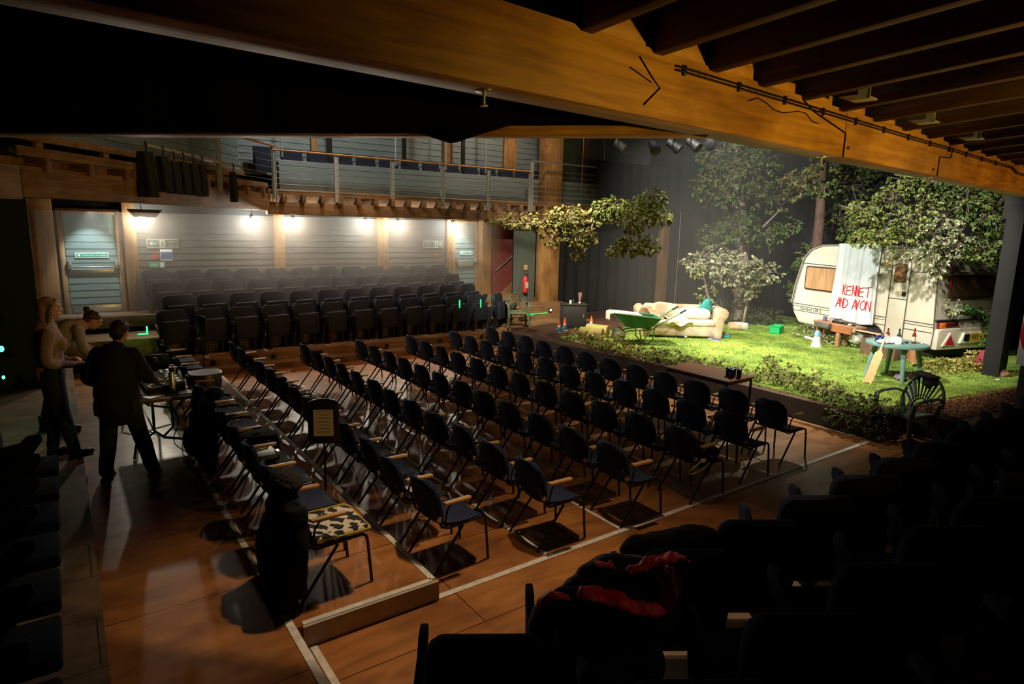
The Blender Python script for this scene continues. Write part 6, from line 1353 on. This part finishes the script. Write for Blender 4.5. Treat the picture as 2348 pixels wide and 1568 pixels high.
r = thing('folded_bag', 'folded black-and-cream patterned bag with yellow piping on the nearest platform chair', 'bag', (cx+.02, cy_c-.02, .165+.452), 0)
pm_ = pattern_mat(); MB().b2((-.17, -.23, 0), (.26, .24, .05)).build('folded_cloth', pm_, r, bevel=.02, seg=3)
MB().tube([(-.16, -.235, .03), (.25, -.235, .03), (.268, -.22, .03), (.268, .23, .03)], .007, 6).build('yellow_piping', M('yellow_piping', (.62, .50, .03), .6), r); MB().tube([(-.17, .24, .052), (.24, .24, .052)], .007, 6).build('yellow_piping', bpy.data.materials['yellow_piping'], r)
o = CH[0, 5]; coat('black_coat', [('e', (-.30, 0, .55), (.10, .26, .30)), ('e', (-.33, -.05, .25), (.10, .22, .28)), ('e', (-.22, .05, .86), (.11, .2, .07)), ('t', [(-.3, -.2, .7), (-.33, -.26, .3), (-.34, -.25, -.0)], [.07, .07, .05])], bl_coat, (o.location.x, o.location.y, .165), 0, 'black coat hung over a platform chair beside the desk')
o = CH[0, 6]; coat('black_coat', [('e', (-.28, 0, .6), (.10, .22, .24)), ('e', (-.32, .0, .36), (.09, .2, .2))], bl_coat, (o.location.x, o.location.y, .165), 0, 'short black jacket over a platform chair, just behind the long one')
o = CH[0, 4]; coat('black_scarf', [('e', (.1, .0, .49), (.2, .2, .035)), ('e', (.28, .05, .36), (.04, .16, .14))], bl_coat, (o.location.x, o.location.y, .165), 0, 'black garment lying over a platform chair seat and its front edge', .014, .03, .08, 'garment')
o = CH[0, 3]; r = thing('black_bag', 'shiny black bag with small clasps on a platform chair', 'bag', (o.location.x, o.location.y, .165+.45)); b = MB().b2((-.15, -.18, .0), (.12, .18, .07)); b.build('bag_body', black_s, r, bevel=.025, seg=3); MB().b2((.1, -.12, .07), (.13, -.04, .08)).b2((-.08, .05, .07), (.06, .09, .08)).build('clasp', chrome, r)
o = CH[0, 8]; r = thing('round_stool_case', 'black drum-shaped hat box on a far platform chair', 'case', (o.location.x-.02, o.location.y, .165+.455)); r.name = 'round_case'; MB().lathe([(.02, 0), (.21, .0), (.215, .02), (.215, .26), (.21, .27), (.02, .27)], 28).build('drum', M('dark_case', (.025, .02, .015), .4), r); MB().tube([(.216*math.cos(a/12*PI), .216*math.sin(a/12*PI), .265) for a in range(24)], .005, 5, closed=True).build('steel_rim', chrome, r)
o = CH[4, 0]
o = CH[5, 0]; coat('black_jacket', [('e', (.02, 0, .52), (.2, .2, .09)), ('e', (-.16, 0, .62), (.08, .2, .16)), ('e', (.2, -.05, .5), (.08, .16, .07))], bl_coat, (CH[4, 0].location.x, CH[4, 0].location.y, 0), 0, 'black jacket piled on the chair with the white cable', .014, .04, .1, 'jacket')
qx, qy = CH[4, 0].location.x, CH[4, 0].location.y
P_, R_ = interp([(qx-.18, qy-.26, .50), (qx-.30, qy-.30, .50), (qx-.36, qy-.26, .43), (qx-.30, qy-.22, .36), (qx-.15, qy-.26, .40), (qx-.02, qy-.25, .45)], [.005]*6, 6)
r = thing('charger_cable', 'white charger cable looping off the black jacket by the white tape', 'cable', (0, 0, 0)); MB().tube(P_, .0045, 6).build('cable_loop', white_p, r); MB().b2((qx-.2, qy-.285, .49), (qx-.13, qy-.255, .53)).build('plug', white_p, r, bevel=.004)
for k_, (ci, ri, dx) in enumerate(((1, 1, .02), (2, 8, .05), (1, 7, 0), (3, 10, .0))):
    o = CH[ci, ri]; pg = MB().b2((-.1, -.07, 0), (.1, .07, .012)).build('programme', M('programme_paper', (.45, .42, .40), .6) if k_ == 0 else bpy.data.materials['programme_paper'], loc=(o.location.x+dx, o.location.y, .448)); pg.rotation_euler = (0, 0, .4*k_); tag(pg, 'small pale leaflet on a chair seat, %s' % ('second chair from the tape, first column', 'far part of the second column', 'middle of the first column', 'far part of the third column')[k_], 'leaflet')
def sign_stand(x, y, z0, ang, lab, h=.95, wd=.30, ht=.44, paper=True):
    r = thing('sign_stand', lab, 'sign', (x, y, z0), ang)
    MB().lathe([(.02, .0), (.13, .0), (.13, .015), (.02, .03)], 20).build('base', black_s, r); MB().tube([(0, 0, .02), (0, 0, h-.02)], .012, 8).build('pole', black_s, r)
    pts = [(-wd/2, .03), (-wd/2+.03, 0), (wd/2-.03, 0), (wd/2, .03), (wd/2, ht-.05)]+[(wd/2*math.cos(PI*i/8), ht-.05+.05*math.sin(PI*i/8)) for i in range(1, 8)]+[(-wd/2, ht-.05)]
    MB().prism(pts, -.012, .012, T(0, 0, h-ht+.1) @ Matrix.Rotation(PI/2, 4, 'X')).build('board', black_s, r, bevel=.003)
    if paper:
        p_ = MB().b2((-.095, .0125, h-ht+.18), (.095, .0155, h-.01)).build('notice_paper', M('notice_paper', (.50, .46, .44), .7) if 'notice_paper' not in bpy.data.materials else bpy.data.materials['notice_paper'], r)
        b = MB()
        for k in range(7): b.b2((-.07+.012*(k % 2), .0155, h-ht+.22+.035*k), (.07-.02*(k % 3), .0165, h-ht+.226+.035*k))
        b.build('printed_lines', M('print_dark', (.12, .11, .11), .7) if 'print_dark' not in bpy.data.materials else bpy.data.materials['print_dark'], p_)
    return r
# the printed side (local +Y) faces the camera side
sign_stand(2.0, 5.95, .165, math.radians(152), 'black sign stand with a printed notice between the platform and the chairs', 1.02, .30, .46)
sign_stand(1.95, 12.1, .165, math.radians(115), 'black sign stand seen edge-on at the far end of the platform', 1.05, .26, .36, False)

# ---------------------------------------------------------------- coats on the near seats
dark_j = M('dark_jacket', (.012, .010, .010), .85, bump=.3, bscale=50); red_j = M('red_lining', (.85, .012, .018), .6, var=.3)
jr = coat('dark_jacket', [('e', (0, 0, 0), (.30, .14, .26)), ('e', (-.24, -.03, -.02), (.13, .12, .20)), ('e', (.24, 0, .05), (.20, .13, .24)), ('e', (.05, -.02, -.30), (.32, .13, .28)), ('e', (-.2, .02, -.28), (.16, .12, .2)), ('e', (.1, .03, .22), (.22, .10, .07))], dark_j, (0, 0, 0), 0, 'dark jacket with red lining heaped over the near seats', .014, .06, .14, 'jacket')
def facecam(o, p, up=0):
    o.location = p; o.rotation_euler = (0, 0, math.radians(-20))
facecam(jr, (1.98, 1.98, 1.14))
def rl(name, pts, rs, sq_):
    b = MB(); P_, R_ = interp(pts, rs, 5); b.tube(P_, [q*1.35 for q in R_], 16, sq=(1, .34)); o = b.build(name, red_j, jr); remesh(o, .008, 2, .055, .07); return o
rl('red_lining', [(-.16, -.12, .24), (0, -.15, .20), (.14, -.17, .15), (.27, -.16, .12)], [.035, .058, .055, .02], (1, .8))
rl('red_lining', [(.08, -.10, .29), (.22, -.10, .33), (.34, -.08, .34), (.44, -.05, .27)], [.018, .036, .034, .01], (1, .8))
rl('red_trim', [(-.35, -.08, .16), (-.29, -.10, .23), (-.2, -.11, .20)], [.014, .028, .014], (1, .8))
rl('red_lining', [(.24, -.17, .10), (.28, -.16, .21), (.28, -.11, .31)], [.03, .04, .02], (1, .8))
rl('red_trim', [(-.05, -.02, .31), (.04, -.04, .30)], [.025, .025], (1, .8))
o = coat('black_coat', [('e', (0, 0, 0), (.30, .12, .09)), ('e', (.15, .0, .03), (.18, .12, .08)), ('e', (0, 0, -.14), (.26, .1, .14))], bl_coat, (2.72, 2.2, 1.20), math.radians(-24), 'black coat lying along the seat backs beyond the red-lined jacket', .014, .04, .12)
# coats on the side bank
coat('pale_scarf_coat', [('e', (0, 0, 0), (.12, .18, .22)), ('e', (.03, .1, -.2), (.12, .16, .2))], M('blue_black_coat', (.012, .016, .035), .9), (-.72, 7.35, 1.05), 0, 'dark blue coat over a side-bank seat beside the standing woman', .016, .05, .12)
o = coat('striped_scarf', [('t', [(0, -.1, .12), (.03, .05, .14), (.06, .16, .0), (.08, .2, -.12)], [.05, .06, .06, .04])], M('cream_scarf', (.40, .34, .24), .9, col2=(.20, .17, .12), vscale=30), (-.70, 7.4, 1.18), 0, 'cream scarf lying on the dark blue coat at the left', .012, .02, .06, 'scarf')
gls = M('green_exit_lamp', (0, .4, .1), .5, emit=(.05, 1, .25), estr=6)
for i, (x, y, z, s_) in enumerate(((-1.55, 8.6, 1.72, .05), (-1.6, 8.5, 1.35, .03))):
    p = DP((3, 8)[i], (800, 865)[i], 8.2); o = MB().ell((0, 0, 0), (s_*.6, s_, s_*.8), 12).build('green_lamp', gls, loc=tuple(p)); tag(o, 'small glowing green lamp at the left edge, %s' % ('upper' if i == 0 else 'lower'), 'lamp')
light('green_lamp_light', 'POINT', tuple(DP(14, 815, 7.9)), None, 1.6, (.1, 1, .3), .04)

# ---------------------------------------------------------------- bags of folded drapes and pipe in the gallery corner
def gp3(x, y, d): return DP(x, y, d)
a_ = gp3(385, 345, 10.3); c_ = gp3(550, 383, 12.5)
o = MB().tube([a_-(c_-a_)*.25, c_], .03, 10).build('drape_pipe', M('pale_pipe', (.40, .34, .27), .5, .3)); tag(o, 'pale sloping pipe holding the hanging black drapes in the gallery corner', 'pipe')
dm = M('hung_black_cloth', (.022, .023, .022), .9, var=.3, vscale=5)
for i, (x, y0, y1, w_) in enumerate(((341, 352, 452, .18), (378, 362, 440, .15), (402, 372, 444, .13), (424, 374, 446, .13), (446, 378, 448, .13), (466, 380, 450, .11), (537, 396, 463, .09))):
    d_ = 9.7+(x-341)/196*2.3; p0 = gp3(x, y0, d_); p1 = gp3(x, y1, d_); hgt = (p0-p1).length
    r = thing('hanging_drape', 'folded black drape hanging from the pale pipe, %s from the left' % ORD[i], 'drape', (p1.x, p1.y, p1.z), math.radians(-35), 'black drapes hung in the gallery corner')
    def fn(u, v, w_=w_, hgt=hgt): a = 2*PI*u; k = 1+.13*math.sin(a*5+v*2); return (w_*.8*math.cos(a)*k*(1-.25*v**3), w_*.5*math.sin(a)*k, hgt*v)
    MB().grid(fn, 36, 8).build('folded_cloth', dm, r); MB().tube([(0, 0, hgt*.95), (.03, 0, hgt+.1), (0, 0, hgt+.16)], .012, 6).build('hook', black_s, r)
if True:
    p = gp3(503, 432, 12.6); r = thing('wooden_stool', 'small orange wooden stool behind the rail of the gallery corner', 'stool', (p.x, p.y, GZ+.5), .6); sw = M('orange_wood', (.42, .19, .06), .5)
    MB().b2((-.2, -.12, .24), (.2, .12, .28)).build('seat', sw, r, bevel=.006)
    for x_ in (-.16, .16): MB().tube([(x_*.8, 0, .24), (x_, 0, 0)], .018, 6).build('leg', sw, r)
p = gp3(152, 410, 10.2); r = thing('black_speaker', 'tall black loudspeaker hanging beside the gallery corner', 'loudspeaker', (p.x, p.y, p.z-.08), -.5)
MB().b2((-.17, -.15, 0), (.17, .15, .85)).build('cabinet', black_p, r, bevel=.02); MB().b2((-.14, -.16, .04), (.14, -.15, .80)).build('grille', black_c, r)
# ---------------------------------------------------------------- stage haze
def haze(name, x0, x1, y0, y1, z0, z1, dens, lab, col=(.9, .9, .85), scale=.5):
    m = bpy.data.materials.new(name); m.use_nodes = True; nt = m.node_tree; nt.nodes.remove(nt.nodes['Principled BSDF'])
    v = nt.nodes.new('ShaderNodeVolumeScatter'); v.inputs['Color'].default_value = (*col, 1); v.inputs['Density'].default_value = dens; v.inputs['Anisotropy'].default_value = .35
    nt.links.new(v.outputs[0], nt.nodes['Material Output'].inputs['Volume'])
    o = MB().b2((x0, y0, z0), (x1, y1, z1)).build(name, m, smooth=False); return tag(o, lab, 'haze', None, 'stuff')
haze('haze', -.3, 9.9, 14.3, 16.05, .97, 3.08, .10, 'thin smoke haze drifting under the far gallery lamps', (1, .88, .76))
haze('haze', 12.5, 22.5, 9.2, 14.9, .42, 5.4, .065, 'thin smoke haze in front of the black stage back wall')
